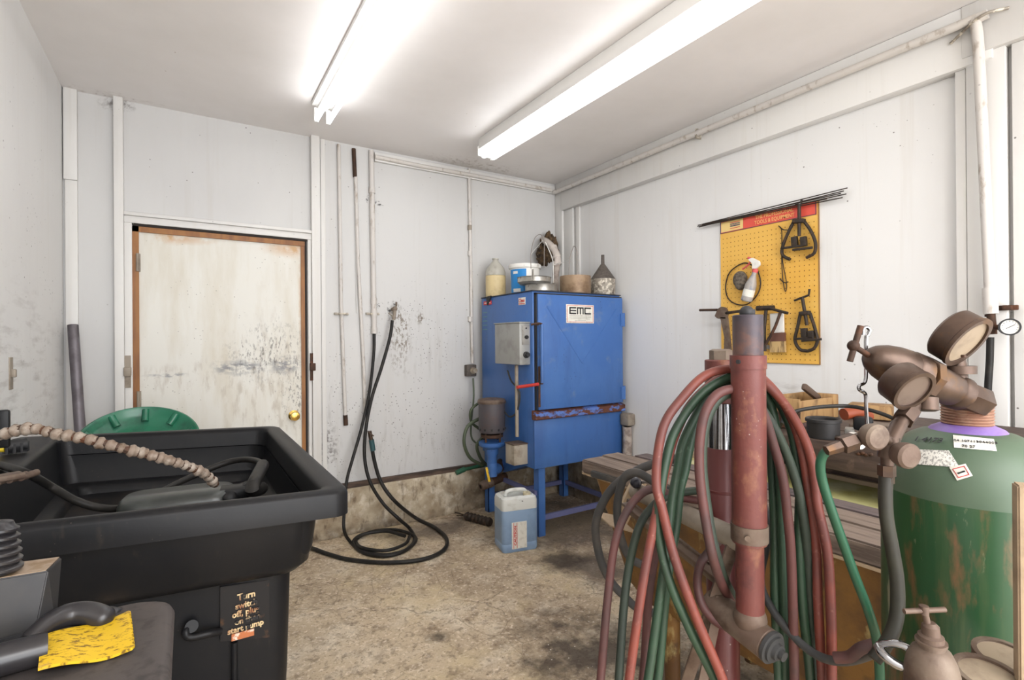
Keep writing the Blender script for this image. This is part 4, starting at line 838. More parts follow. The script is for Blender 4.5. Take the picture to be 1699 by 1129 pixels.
# bracket and brush on the left ledge
b = MB(); b.box(atd(4, 712, 1.35), (.03, .02, .1), bev=.006)
tag(b.build('pump_bracket', 'blackplastic'), 'dark upright bracket at the left edge behind the segmented hose', 'bracket')
t = thing('scrub_brush', 'yellow handled black bristle brush on the sink ledge at the far left', 'brush', atz(25, 752, .98))
a = atz(8, 752, .98); c = atz(38, 748, .98); MB().tube([a-V((.12, .0, -.014)), a+V((0, 0, .014))], .011, n=10, sm=1).build('handle', 'yellowclean', t)
b = MB(); b.lathe([(.016, 0), (.02, .006), (.02, .03), (.018, .04), (.02, .05), (.012, .055)], a+V((0, 0, .019)), c-a, 14)
for i in range(14):
    an = i*.9; b.box(a.lerp(c, .2+.055*i % .8)+V((0, 0, .012)), (.006, .04, .03), rz=an)
b.build('bristles', 'ink', t)
t = thing('parts_brush', 'wooden backed dirty brush on the left ledge in front of the hose', 'brush', atz(20, 830, .975))
c = atz(2, 806, .985)
MB().box(c+V((-.02, 0, .016)), (.12, .04, .014), rz=.5, bev=.004).build('back', 'brownmetal', t)
b = MB()
for i in range(6): b.cyl(c+V((-.06+.018*i, -.02+.012*i-.02, .009)), c+V((-.04+.018*i, -.01+.012*i+.02, .009)), .0085, n=10)
b.build('bristles', 'brownmetal', t)
# green lid behind
c = V((-.185, 2.83, .885)); th_ = math.radians(33); ta = V((0, -math.sin(th_), math.cos(th_)))
t = thing('garbage_can', 'green garbage can with its lid tilted up behind the black sink', 'garbage can', (c.x, c.y, 0))
MB().lathe([(.13, 0), (.14, .02), (.165, .73), (.172, .74), (.172, .75)], (c.x, c.y+.0, 0), n=36).build('can', 'greenlid', t)
b = MB(); b.lathe([(.0, -.07), (.16, -.066), (.185, -.055), (.205, -.03), (.225, -.006), (.232, .0), (.232, .008), (.224, .012), (.214, .004), (.203, -.012), (.188, -.026), (.182, -.028), (.165, -.046), (.14, -.05), (0, -.05)], c, ta, n=64)
tx_ = V((1, 0, 0)); ty_ = ta.cross(tx_)
for i in range(10):
    a = i*math.pi/5+.25; dr_ = tx_*math.cos(a)+ty_*math.sin(a)
    b.tube([c+dr_*.216+ta*.003, c+dr_*.195-ta*.014, c+dr_*.170-ta*.030], .015, n=10, sm=4)
b.build('lid', 'greenlid', t)

# ------------------------------------------------------------------ cart in the lower left
t = thing('tool_cart', 'dark plastic cart top with a rounded corner at the lower left', 'cart', (-.3, .7, 0))
ct = Matrix.Translation((-.29, .73, 0))
loft([(.26, .30, .05, .84), (.268, .31, .05, .86), (.27, .312, .05, .885), (.266, .308, .05, .895), (.258, .300, .05, .90)], ct, n=8).build('top', 'carttop', t)
for x in (-.51, -.07):
    for y in (.47, .99): MB().cyl((x, y, .08), (x, y, .845), .018).build('leg', 'blackplastic', t)
loft([(.24, .28, .05, .25), (.25, .29, .05, .27), (.25, .29, .05, .29)], ct).build('shelf', 'blackplastic', t)
for x in (-.51, -.07):
    for y in (.47, .99): MB().cyl((x-.012, y, .04), (x+.012, y, .04), .04).build('caster', 'blackrust', t)
# steel block
zt_ = .90; base0 = atz(55, 1072, zt_); topz = 1.005
tp0 = atd(80, 948, .735); topz = tp0.z
tp1 = atz(103, 925, topz); bl = atz(55, 1070, zt_)
off = V((-.16, -.012, 0))
dn = V((tp0.x-.012, tp0.y, zt_+.001))
poly_top = [tp0, tp1, tp1+V((-.2, .035, 0)), tp0+V((-.2, .015, 0))]
b = bmesh.new(); T_ = [b.verts.new(p) for p in poly_top]
B_ = [b.verts.new((bl.x, bl.y, zt_+.001)), b.verts.new((bl.x+.02, bl.y+.03, zt_+.001)), b.verts.new((bl.x-.18, bl.y+.06, zt_+.001)), b.verts.new((bl.x-.18, bl.y+.02, zt_+.001))]
b.faces.new(T_); b.faces.new(B_[::-1])
for i in range(4): b.faces.new((T_[i], T_[(i+1) % 4], B_[(i+1) % 4], B_[i]))
bmesh.ops.recalc_face_normals(b, faces=b.faces); bmesh.ops.bevel(b, geom=list(b.edges), offset=.0015, segments=2, affect='EDGES')
t = thing('steel_block', 'tapered grey steel block standing on the cart at the left edge', 'block', (bl.x-.08, bl.y+.03, zt_))
m = MB(); m._merge(b); m.build('body', 'block', t)
q = (poly_top[0]+poly_top[1]+poly_top[2]+poly_top[3])/4
m = MB(); m.prism([q+(p-q)*.97+V((0, 0, .0005)) for p in poly_top], (0, 0, .001)); m.build('rusty_top_face', 'blocktop', t)
m = MB(); p = atd(20, 1057, .7); m.bar(p+V((-.012, -.012, 0)), p+V((.012, -.006, 0)), .004, .01); m.build('slot', 'ink', t)
# twisted black boot on the block
cb_ = q+V((-.03, -.005, .002)); 
cb_ = V((tp0.x-.062, tp0.y+.022, topz+.003))
b = MB(); pr = [(.0, 0)]
for i in range(6):
    z = .003+i*.0105; r_ = .031-.0022*i; pr += [(r_-.004, z), (r_, z+.004), (r_, z+.007), (r_-.005, z+.0105)]
pr += [(.012, .072), (0, .074)]
m = V((.12, .05, 1)).normalized(); b.lathe(pr, cb_, m, 26)
tag(b.build('rubber_bellows', 'grip'), 'ribbed glossy black rubber boot on top of the steel block', 'rubber boot')
# pliers
t = thing('pliers', 'pliers with curved black grips lying on the cart', 'pliers', atz(130, 1040, zt_))
g1 = [atd(45, 1066, .70), atd(80, 1036, .73), atd(115, 1021, .755), atd(150, 1019, .765), atd(185, 1033, .765)]
g2 = [atd(40, 1078, .70), atd(85, 1062, .73), atd(130, 1042, .77), atd(170, 1026, .80), atd(198, 1030, .80)]
rg = lambda u: .0165*(1 if u < .9 else math.sqrt(max(0.02, 1-((u-.9)/.1)**2)))*(.65+.35*min(1, u*2.2))
MB().tube(g1, rg, n=14, sm=8).build('grip', 'grip', t); MB().tube(g2, rg, n=14, sm=8).build('grip', 'grip', t)
b = MB(); b.bar(g1[0]+V((-.1, -.03, -.01)), g1[0], .02, .012); b.build('jaw', 'blackrust', t)
# yellow strap with pinked end
t = thing('yellow_strap', 'grimy yellow strap with a jagged cut end on the cart', 'strap', atz(140, 1070, zt_))
e0 = atz(213, 1018, zt_+.004); e1_ = atz(220, 1080, zt_+.004); s0 = atz(70, 1060, zt_+.012); s1 = atz(63, 1116, zt_+.012)
b = MB(); bm = b.bm; n = 14; top = []
for i in range(n+1):
    u = i/n; h = .004*math.sin(u*math.pi*2.2)+.001; rows = []
    for j in range(25):
        v = j/24; p = s0.lerp(e0, u).lerp(s1.lerp(e1_, u), v); z = zt_+.006+(1-u)**2*.010+h*.6+.002*math.sin(v*3)
        if i == n: p = p + (e0-s0).normalized()*(.003 if j % 2 else 0)
        rows.append(bm.verts.new((p.x, p.y, z)))
    top.append(rows)
for i in range(n):
    for j in range(24): bm.faces.new((top[i][j], top[i+1][j], top[i+1][j+1], top[i][j+1]))
r_ = bmesh.ops.extrude_face_region(bm, geom=list(bm.faces)); bmesh.ops.translate(bm, vec=(0, 0, -.0035), verts=[g for g in r_['geom'] if isinstance(g, bmesh.types.BMVert)])
b.build('webbing', 'yellow', t)
a = (s0+s1)/2; dr_ = (a-(e0+e1_)/2).normalized(); dr_.z = 0
b = MB(); b.tube([a+dr_*-.006+V((0, 0, .006)), a+dr_*.05+V((0, 0, .010)), a+dr_*.12+V((0, 0, .010))], lambda u: .020, n=16, sm=4); o = b.build('sleeve', 'grip', t)

# ------------------------------------------------------------------ tank with planks
t = thing('quench_tank', 'long amber stained tank on pipe legs along the right wall', 'tank', (1.7, 1.0, 0))
tx0, tx1, ty0, ty1, tz = 1.36, 2.10, .25, 1.56, .795
def tk(z, ix, iy): return [(tx0+ix, ty0+iy*.3, z), (tx1-ix*.4, ty0+iy*.3, z), (tx1-ix*.4, ty1-iy, z), (tx0+ix, ty1-iy, z)]
def tanksec(lst, cap=True):
    b = MB(); bm = b.bm; R = []
    for z, ix, iy in lst:
        c_ = tk(z, ix, iy); hx = (c_[1][0]-c_[0][0])/2; hy = (c_[2][1]-c_[0][1])/2; cx_ = (c_[1][0]+c_[0][0])/2; cy_ = (c_[2][1]+c_[0][1])/2
        R.append([bm.verts.new((cx_+x, cy_+y, z)) for x, y in rrect(hx, hy, .03, 5)])
    for a, c_ in zip(R, R[1:]):
        k = len(a)
        for i in range(k): bm.faces.new((a[i], a[(i+1) % k], c_[(i+1) % k], c_[i]))
    if cap: bm.faces.new(R[0])
    return b
tanksec([(.32, .14, .24), (.335, .09, .17), (.40, .06, .12), (tz-.01, 0, 0)]).build('shell', 'fibre', t)
tanksec([(tz-.01, .0, .0), (tz-.008, -.035, -.04), (tz, -.035, -.04), (tz, .008, .01), (tz-.05, .012, .012)], cap=False).build('flange', 'rim', t)
MB().bb((tx0+.02, ty0+.02, tz-.03), (tx1-.02, ty1-.03, tz-.012)).build('liner', 'yellowgreen', t)
for x, y in ((1.47, 1.26), (1.47, .45), (1.95, 1.26), (1.95, .45)): MB().cyl((x, y, 0), (x, y, .36), .028).build('leg', 'fibre', t)
# planks on the tank
zp = tz+.0005
def plank(x0, x1, ya, yb, m, label, z=zp, h=.05, sk=0):
    o = MB().prism([(x0, ya, z), (x1, ya, z), (x1, yb-sk, z), (x0+.0, yb, z)][::-1], (0, 0, h), bev=.005).build('plank', m); return tag(o, label, 'plank', None)
plank(1.325, 1.435, .28, 1.585, 'plank', 'weathered plank nearest the camera on the amber tank')
plank(1.442, 1.54, .30, 1.60, 'plank', 'weathered plank in the middle of the three on the amber tank')
plank(1.547, 1.625, .30, 1.52, 'plankdark', 'darker plank furthest back of the three on the amber tank')
o = MB().prism([(1.345, 1.36, tz+.001-.0), (1.32, 1.36, tz+.001), (1.30, 1.50, tz+.001), (1.322, 1.52, tz+.001)], (0, 0, .022), bev=.003).build('whetstone', 'hosegrey'); tag(o, 'grey slab on the tank rim under the front plank end', 'slab')
# crumbs in the liner strip
b = MB()
for i in range(420):
    x = 1.64+random.random()*.17; y = .45+random.random()**.8*.9; s_ = random.uniform(.003, .009)
    b.box((x, y, tz-.012+s_*.3), (s_, s_*.8, s_*.6), rz=random.random()*3)
o = b.build('crumbs', 'crumb'); tag(o, 'yellow crumbly debris lying in the tank behind the planks', 'debris'); o['kind'] = 'stuff'
# workbench behind with dark apron
t = thing('workbench', 'dark oily timber workbench along the right wall behind the tank', 'workbench', (2.3, .8, 0))
MB().bb((2.115, .2, .935), (2.735, 1.27, .968)).build('top_boards', 'apron', t)
bx = 1.845
MB().bb((bx, .2, .875), (bx+.04, 1.28, .969), bev=.004).build('apron', 'apron', t)
MB().bb((bx+.04, .2, .94), (2.115, 1.27, .966)).build('front_board', 'apron', t)
MB().bb((2.125, .2, .12), (2.148, 1.27, .934)).build('front_panel', 'apron', t)
for x, y in ((2.15, 1.2), (2.15, .3), (2.68, 1.2), (2.68, .3)): MB().bb((x, y-.03, 0), (x+.05, y+.03, .936)).build('leg', 'apron', t)
p = atx(1430, 754, bx-.002); b = MB()
for i in range(4): b.sph(p+V((-.001, -.012*i+.01, .004*(i % 2))), (.006, .008, .006), 8)
b.build('rust_knot', 'rust', t)

# things on the bench
zB = .97
def onb(px, py): return atz(px, py, zB)
def wpx(px, y, w): return w*(V((px, 0, 0)) and 1)
p = onb(1382, 731); dd = p.xy.length
t = thing('black_pot', 'small round black pot at the front of the workbench', 'pot', p)
dep = (p-V((0, 0, CH))).dot(_f); r = 28*dep/F*.93; hh = atd(1373, 694, dep+.05).z-zB; c = p+V((.5*r, .8*r, 0)).normalized()*r; c.z = zB
MB().lathe([(r*.92, 0), (r*.95, .008), (r*.95, hh*.8), (r*1.05, hh*.82), (r*1.05, hh*.95), (r*.98, hh), (r*.85, hh-.004), (r*.84, .02), (0, .02)], c, n=32).build('body', mat('black_pot_paint', srgb(40, 38, 38), .55, .2), t)
c = onb(1318, 712); t = thing('rusty_can', 'small rusty brown can beside the black pot', 'can', c); c = c+V((.03, .04, 0))
MB().lathe([(.042, 0), (.042, .055), (.044, .058), (.039, .058), (.039, .01), (0, .01)], c, n=24).build('body', 'rust', t)
# wood box
p = onb(1330, 706)
t = thing('wooden_box', 'small pale wooden box with a dark handle sticking out on the workbench', 'box', p)
Yb = 1.16; a = aty(1324, 661, Yb); c = aty(1379, 693, Yb)
xw = 2.24; z1_ = .97; 
xl = aty(1326, 670, Yb).x; xr = aty(1388, 670, Yb).x; xz = aty(1350, 659, Yb).z
b = MB(); b.bb((xl, Yb, zB), (xr, Yb+.012, xz-.012), bev=.002); b.bb((xl, Yb+.13, zB), (xr, Yb+.142, xz), bev=.002); b.bb((xl, Yb, zB), (xl+.012, Yb+.14, xz-.004), bev=.002); b.bb((xr-.035, Yb-.004, zB), (xr+.01, Yb+.145, xz), bev=.003); b.bb((xl, Yb, zB), (xr, Yb+.14, zB+.01)); b.build('body', 'wood', t)
a = aty(1333, 641, Yb+.06); c = aty(1366, 668, Yb+.06)
MB().bar(a, c, .03, .022, up=(0, 1, 0), bev=.008).build('handle', 'darkwood', t)
# wood blocks
c = onb(1452, 690); c = aty(1452, 690, .98); 
o = MB().box((2.52, 1.06, zB+.032), (.12, .16, .062), rz=.3, bev=.01).build('wood_block', 'wood'); tag(o, 'rough wooden block under the regulator on the workbench', 'block')
# orange-black plane/tool
c = onb(1420, 707)
t = thing('hand_grinder', 'orange and black hand tool lying by the silver hook wire', 'tool', c)
b = MB(); q0 = atd(1398, 684, 2.0); q1 = atd(1440, 692, 2.0); q0 = V((q0.x, q0.y, zB+.05)); 
e0_ = aty(1400, 683, .93); e1b = aty(1440, 690, .90)
b.tube([V((e0_.x, e0_.y, zB+.075)), V((e0_.x+.05, e0_.y-.02, zB+.08)), V((e1b.x, e1b.y, zB+.06))], .022, n=12, sm=4); b.build('housing', 'orange', t)
MB().box(aty(1432, 703, .88), (.05, .06, .05), rz=.4, bev=.012).build('motor', 'blackplastic', t)
o = thing('tape_roll', 'roll of white tape standing on the workbench beside the black pot', 'tape', onb(1420, 722))
c = atd(1420, 706, 1.62); ax2 = V((-.35, -.93, 0)); MB().lathe([(.011, -.015), (.026, -.015), (.026, .015), (.011, .015), (.011, -.015)], V((c.x, c.y, zB+.027)), (-.3, -.9, .1), 24, cap=False).build('roll', 'bucketwhite', o)
MB().lathe([(.006, -.013), (.0115, -.013), (.0115, .013), (.006, .013)], V((c.x, c.y, zB+.027)), (-.3, -.9, .1), 24, cap=False).build('core', 'ink', o)
# cable arc and rods on the bench
pts = [onb(1290, 722)+V((0, 0, .006)), atd(1296, 703, 1.57), atd(1312, 686, 1.6), atd(1350, 677, 1.6), atd(1400, 674, 1.6), atd(1440, 680, 1.55), atd(1480, 694, 1.5), atd(1500, 712, 1.45)]
tag(MB().tube(pts, .006, n=8).build('black_cable', 'blackhose'), 'springy black cable arching over the black pot', 'cable')
tag(MB().tube([onb(1318, 722)+V((0, 0, .008)), onb(1355, 726)+V((0, 0, .012)), onb(1392, 731)+V((0, 0, .008))], .008, n=10).build('steel_rod', 'blackrust'), 'dark steel rod lying in front of the black pot', 'rod')
tag(MB().cyl(onb(1312, 716)+V((.01, .02, .012)), onb(1348, 712)+V((0, .01, .012)), .010).build('red_handle', 'hosedkred'), 'short dull red tool handle beside the rusty can', 'handle')
p = onb(1405, 700)
b = MB(); b.bb((2.2, .84, zB), (2.30, 1.0, zB+.012)); b.bb((2.2, .84, zB+.013), (2.30, .98, zB+.02)); tag(b.build('tray', 'brownmetal'), 'flat brown tray behind the black pot', 'tray')
tag(MB().box((2.05, .93, zB+.012), (.05, .03, .02), rz=.4, bev=.003).build('small_part', 'alu'), 'small pale metal part between the rusty can and black pot', 'part')

# ------------------------------------------------------------------ pegboard
t = thing('pegboard', 'yellow perforated tool board with a red banner on the right wall', 'pegboard', (XR, 1.65, 1.6))
s_ = XR/2.72
ya, yb = 1.37*s_, 1.935*s_; za = CH+(1.19-CH)*s_; zb2 = CH+(2.027-CH)*s_
py_ = lambda px, py, o=.012: atx(px, py, XR-o)
bo = MB().bb((XR-.008, ya, za), (XR, yb, zb2)).build('board', 'peg', t)
bo.data.transform(Matrix.Identity(4))
ny, nz = 22, 27
hb = bmesh.new(); hb.from_mesh(bo.data); bo.data.materials.append(M['peghole']); L0 = bo.location
for i in range(ny):
    for j in range(nz):
        y = ya+.02+i*(yb-ya-.04)/(ny-1)-L0.y-t.location.y; z = za+.02+j*(zb2-za-.13)/(nz-1)-L0.z-t.location.z
        f = hb.faces.new([hb.verts.new((-.0086, y+.0028*math.cos(k*math.pi/4), z+.0028*math.sin(k*math.pi/4))) for k in range(8)]); f.material_index = 1
hb.to_mesh(bo.data); hb.free()
MB().bb((XR-.009, ya-.004, za-.003), (XR, ya, zb2)).bb((XR-.009, ya, za-.003), (XR, yb, za)).build('edge', mat('pegboard_edge', srgb(140, 104, 60), .8), t)
zb0 = zb2-.075
bn = MB().bb((XR-.011, ya+.006, zb0), (XR-.0085, yb-.002, zb2-.002)).build('banner', 'bannerred', t)
MB().bb((XR-.012, yb-.155, zb0+.006), (XR-.0112, yb-.008, zb2-.008)).build('cream_panel', 'bannercream', bn)
b = MB(); b.bb((XR-.0125, ya+.006, zb0), (XR-.0112, yb-.002, zb0+.003)); b.bb((XR-.0125, ya+.006, zb0), (XR-.0112, ya+.010, zb2-.002)); b.bb((XR-.0125, yb-.006, zb0), (XR-.0112, yb-.002, zb2-.002)); b.build('border', 'bannerblue', bn)
b = MB(); b.bb((XR-.0128, yb-.135, zb0+.03), (XR-.0122, yb-.07, zb0+.048)); b.build('word_bar', 'bannerblue', bn)
b = MB(); b.bb((XR-.0128, yb-.135, zb0+.052), (XR-.0122, yb-.07, zb0+.056)); b.bb((XR-.0128, yb-.135, zb0+.018), (XR-.0122, yb-.07, zb0+.022)); b.build('stripe', 'redink', bn)
FW = lambda y, z: frame(V((XR-.013, y, z)), (0, -1, 0), (0, 0, 1))
text('lettering', 'OWATONNA', .014, FW(yb-.1025, zb0+.039), 'bannercream', bn, sx=.75)
text('lettering', 'THE PROFESSIONAL', .030, FW(ya+.235, zb0+.052), 'bannerink', bn, bold=.0005, sx=.82)
text('lettering', 'TOOLS & EQUIPMENT', .030, FW(ya+.235, zb0+.022), 'bannerink', bn, bold=.0005, sx=.78)
# welding rods across the top
b = MB()
ends = [((1157, 376), (1404, 322)), ((1160, 377), (1400, 317)), ((1158, 374), (1406, 312)), ((1165, 373), (1395, 321)), ((1170, 374), (1398, 328)), ((1162, 375), (1372, 330))]
for (a, c) in ends:
    k = len(b.bm.verts); b.tube([py_(*a, .03), py_(*c, .03)], .0028, n=6, sm=1)
o = b.build('welding_rods', 'blackrust', None); tag(o, 'bundle of thin dark rods resting along the pegboard top', 'rods')
# gear pullers
def puller(name, label, P, T, sc=1.):
    q = thing(name, label, 'puller', py_(*P['screw'][1], .04))
    pp = lambda xy, o=.035: py_(*xy, o)
    MB().tube([pp(P['screw'][0]), pp(P['screw'][1])], .0085, n=12, sm=1).build('screw', 'blackrust', q)
    MB().tube([pp(x) for x in P['bar']], .006, n=8, sm=1).build('tommy_bar', 'blackrust', q)
    MB().bar(pp(P['yoke'][0]), pp(P['yoke'][1]), .022, .03, up=(1, 0, 0), bev=.004).build('yoke', 'blackrust', q)
    for arm in P['arms']: MB().tube([pp(x, .03) for x in arm], .0085, n=8, sm=4).build('arm', 'blackrust', q)
    b = MB()
    for a, c in P['cross']: b.bar(pp(a, .045), pp(c, .045), .012, .012, bev=.002)
    b.build('crossbar', 'blackrust', q)
    b = MB()
    for a, c in P['block']: b.bar(pp(a, .04), pp(c, .04), .03, .022, up=(1, 0, 0), bev=.003)
    b.build('block', 'blackrust', q)
puller('gear_puller', 'large two jaw puller hanging at the top right of the pegboard', dict(
    screw=((1326, 340), (1326, 392)), bar=((1320, 338), (1329, 341), (1330, 332)), yoke=((1316, 368), (1335, 366)),
    arms=([(1317, 368), (1306, 390), (1298, 412), (1299, 424), (1311, 431)], [(1334, 367), (1345, 383), (1353, 403), (1351, 420), (1338, 428)]),
    cross=(((1298, 412), (1330, 408)), ((1315, 415), (1348, 411))), block=(((1318, 393), (1319, 409)), ((1333, 393), (1334, 409)))), None)
puller('gear_puller', 'smaller puller with a bent handle hanging at the lower right of the pegboard', dict(
    screw=((1331, 493), (1339, 540)), bar=((1318, 499), (1342, 490), (1343, 480)), yoke=((1327, 521), (1344, 519)),
    arms=([(1328, 521), (1323, 545), (1319, 565), (1327, 580), (1340, 583)], [(1344, 520), (1352, 545), (1356, 565), (1351, 578), (1340, 583)]),
    cross=(((1318, 563), (1350, 561)), ((1330, 566), (1363, 563))), block=(((1334, 545), (1335, 560)), ((1345, 549), (1346, 562)))), None)
# bead chain
p0 = [(1294, 377), (1297, 385), (1297, 430), (1299, 465), (1303, 484), (1305, 470), (1298, 430), (1297, 390)]
b = MB().tube([py_(x, y, .014) for x, y in p0], .0022, n=6); b.tube([py_(1292, 375, .012), py_(1299, 381, .03), py_(1307, 382, .03)], .003, n=6); b.tube([py_(1294, 463, .012), py_(1301, 469, .03), py_(1308, 468, .03)], .003, n=6)
tag(b.build('hanging_wire', 'blackrust'), 'thin looped wire hanging on the pegboard left of the large puller', 'wire')
# ring of wire
cc = [(1230, 438), (1211, 452), (1204, 475), (1208, 495), (1222, 505), (1240, 505), (1256, 490), (1262, 470), (1256, 448), (1243, 438)]
b = MB().tube([py_(x, y, .016) for x, y in cc], .0035, n=8, closed=True)
tag(b.build('wire_ring', 'blackrust'), 'thin dark wire ring hanging behind the spray bottle', 'ring')
b = MB().sph(py_(1228, 464, .03), (.025, .045, .05), 20); b.sph(py_(1229, 472, .04), (.022, .035, .035), 20)
tag(b.build('sponge', 'sponge'), 'dirty grey sponge tucked beside the spray bottle', 'sponge')
q = thing('spray_bottle', 'hazy spray bottle with a red and white trigger hung on the pegboard', 'spray bottle', py_(1240, 490, .05))
o = .055; a = py_(1238, 500, o); c = py_(1252, 452, o); ax3 = c-a; L_ = ax3.length
MB().lathe([(.026, 0), (.031, .006), (.031, L_*.55), (.027, L_*.65), (.013, L_*.9), (.013, L_)], a, ax3, 20).build('bottle', 'spraybody', q)
MB().lathe([(.031+.0005, .03), (.0315, .03), (.0315, .07), (.031, .07)], a, ax3, 20, cap=False).build('label', 'label', q)
MB().lathe([(.016, 0), (.016, .018), (.010, .022), (.010, .03)], c, ax3, 16).build('collar', 'pinkplastic', q)
h0_ = c+ax3.normalized()*.03
b = MB(); b.prism([py_(1250, 447, o), py_(1257, 446, o), py_(1263, 440, o), py_(1262, 434, o), py_(1250, 428, o), py_(1243, 431, o), py_(1250, 438, o)], (-.016, 0, 0), bev=.003); b.build('head', 'bucketwhite', q)
MB().tube([py_(1246, 434, o), py_(1240, 441, o), py_(1232, 447, o)], .005, n=8).tube([py_(1241, 428, o+.004), py_(1249, 431, o+.004)], .007, n=8, sm=1).build('trigger', 'pinkplastic', q)
# hammers and brushes lower left
q = thing('ball_hammer', 'dark iron hammer hooked on the pegboard behind the red post', 'hammer', py_(1275, 520, .05))
MB().tube([py_(1256, 512, .05), py_(1284, 511, .05)], .014, n=14, sm=1).build('head', 'blackrust', q)
MB().tube([py_(1271, 514, .05), py_(1268, 550, .05), py_(1269, 583, .04)], .009, n=10).build('handle', 'blackrust', q)
q = thing('pry_hammer', 'rusty long handled hammer leaning on the pegboard left of the paintbrush', 'hammer', py_(1285, 545, .07))
MB().tube([py_(1278, 512, .06), py_(1292, 516, .06), py_(1307, 520, .06)], .008, n=10).build('head', 'blackrust', q)
MB().tube([py_(1295, 518, .06), py_(1285, 545, .06), py_(1270, 572, .06)], .008, n=10).build('handle', 'rust', q)
def brush(label, a, c, w, lower):
    q = thing('paint_brush', label, 'brush', py_(*a, .04))
    A = py_(*a, .03); C = py_(*c, .03)
    MB().bar(A, A.lerp(C, .5), w*.9, .012, up=(1, 0, 0), bev=.003).build('handle', 'bucketwhite', q)
    MB().bar(A.lerp(C, .5), A.lerp(C, .72), w, .016, up=(1, 0, 0)).build('ferrule', 'ferrule', q)
    MB().bar(A.lerp(C, .72), C, w*1.0, .014, up=(1, 0, 0)).build('bristles', 'bristle', q)
brush('wide paintbrush with white handle hanging at the bottom of the pegboard', (1289, 520), (1291, 585), .085, 0)
q = thing('scraper', 'flat grey scraper hanging between the hammer and paintbrush', 'scraper', py_(1280, 575, .03)); MB().prism([py_(1273, 572, .02), py_(1282, 576, .02), py_(1290, 582, .02), py_(1272, 579, .02)][::1], (-.004, 0, 0)).build('blade', 'spraybody', q)
# long tool sticking out left
q = thing('ratchet_bender', 'rusty T shaped puller tool hooked at the lower left pegboard corner', 'tool', py_(1200, 540, .07))
MB().tube([py_(1161, 515, .08), py_(1190, 514.5, .08)], .008, n=10, sm=1).build('rod', 'rust', q)
b = MB(); b.prism([py_(x, y, .09) for x, y in ((1185, 525), (1190, 513), (1196, 509), (1203, 511), (1206, 519), (1204, 530), (1190, 529))], (.024, 0, 0), bev=.003); b.build('head', 'brownmetal', q)
MB().prism([py_(x, y, .09) for x, y in ((1194, 526), (1206, 526), (1210, 560), (1214, 600), (1200, 600), (1201, 560))], (.018, 0, 0), bev=.003).build('shank', 'brownmetal', q)
MB().bar(py_(1204, 520, .08), py_(1232, 516, .08), .016, .02, up=(1, 0, 0), bev=.003).build('bar', 'blackrust', q)

# ------------------------------------------------------------------ red hose stand
PD = .85
pz = lambda y, x=1242, d=PD: atd(x, y, d)
pc = pz(700); PXx, PYy = pc.x, pc.y
zq = lambda y: atd(1242, y, PD).z
t = thing('hose_stand', 'tall red steel pipe stand draped with red and green hoses', 'stand', (PXx, PYy, 0))
r = 29.5*PD/F*.93
ctr3 = V((PXx, PYy, 0))
def onpost(z): return V((PXx, PYy, z))
MB().cyl(onpost(zq(594)), onpost(zq(523)), r*.86, n=32, bev=.001).build('upper_post', 'redend', t)
MB().sph(onpost(zq(519))+V((-.003, 0, 0)), (r*.42, r*.42, r*.42)).cyl(onpost(zq(524)), onpost(zq(514)), r*.42).build('plug', 'ink', t)
MB().lathe([(r*.9, 0), (r*1.03, 0), (r*1.03, zq(590)-zq(612)), (r*.86, zq(590)-zq(612)+.0005)], onpost(zq(612)), n=32).build('collar', 'red', t)
dc = (V((0, 0, 0))-ctr3).normalized()
sd = V((dc.y, -dc.x, 0)); 
cn = (dc*.75-_r*.62).normalized(); MB().cyl(onpost(zq(600))+cn*r*1.0, onpost(zq(600))+cn*(r*1.03+.003), .0035).build('set_screw', 'ink', t)
MB().cyl(onpost(zq(900)), onpost(zq(611)), r*.98, n=32).build('post', 'red', t)
b = MB().lathe([(r*.98, 0), (r*1.06, 0), (r*1.06, zq(869)-zq(896)), (r*.98, zq(869)-zq(896))], onpost(zq(896)), n=32); b.cyl(onpost(zq(883))+dc*r*1.04-_r*.1*r, onpost(zq(883))+dc*(r*1.06+.004)-_r*.1*r, .0045); b.build('clamp_band', 'brownmetal', t)
MB().cyl(onpost(zq(1045)), onpost(zq(895)), r*.80, n=32).build('lower_post', 'red', t)
# T elbow, end flange
tc_ = onpost(zq(1048)); hd_ = (dc*.75+_r*.66); hd_.z = -.12; hd_.normalize()
MB().cyl(tc_-hd_*.085, tc_+hd_*.035, r*.92, n=28, bev=.003).sph(tc_+V((0, 0, .022)), r*.95, 24).build('tee', 'brownmetal', t)
fc = tc_+hd_*.034
b = MB().lathe([(r*.80, 0), (r*.95, .002), (r*.95, .008), (r*.75, .009), (r*.75, .013), (r*.5, .014), (r*.45, .02), (r*.28, .021), (r*.28, .028), (0, .028)], fc, hd_, 28); b.build('end_cap', 'hosegrey', t)
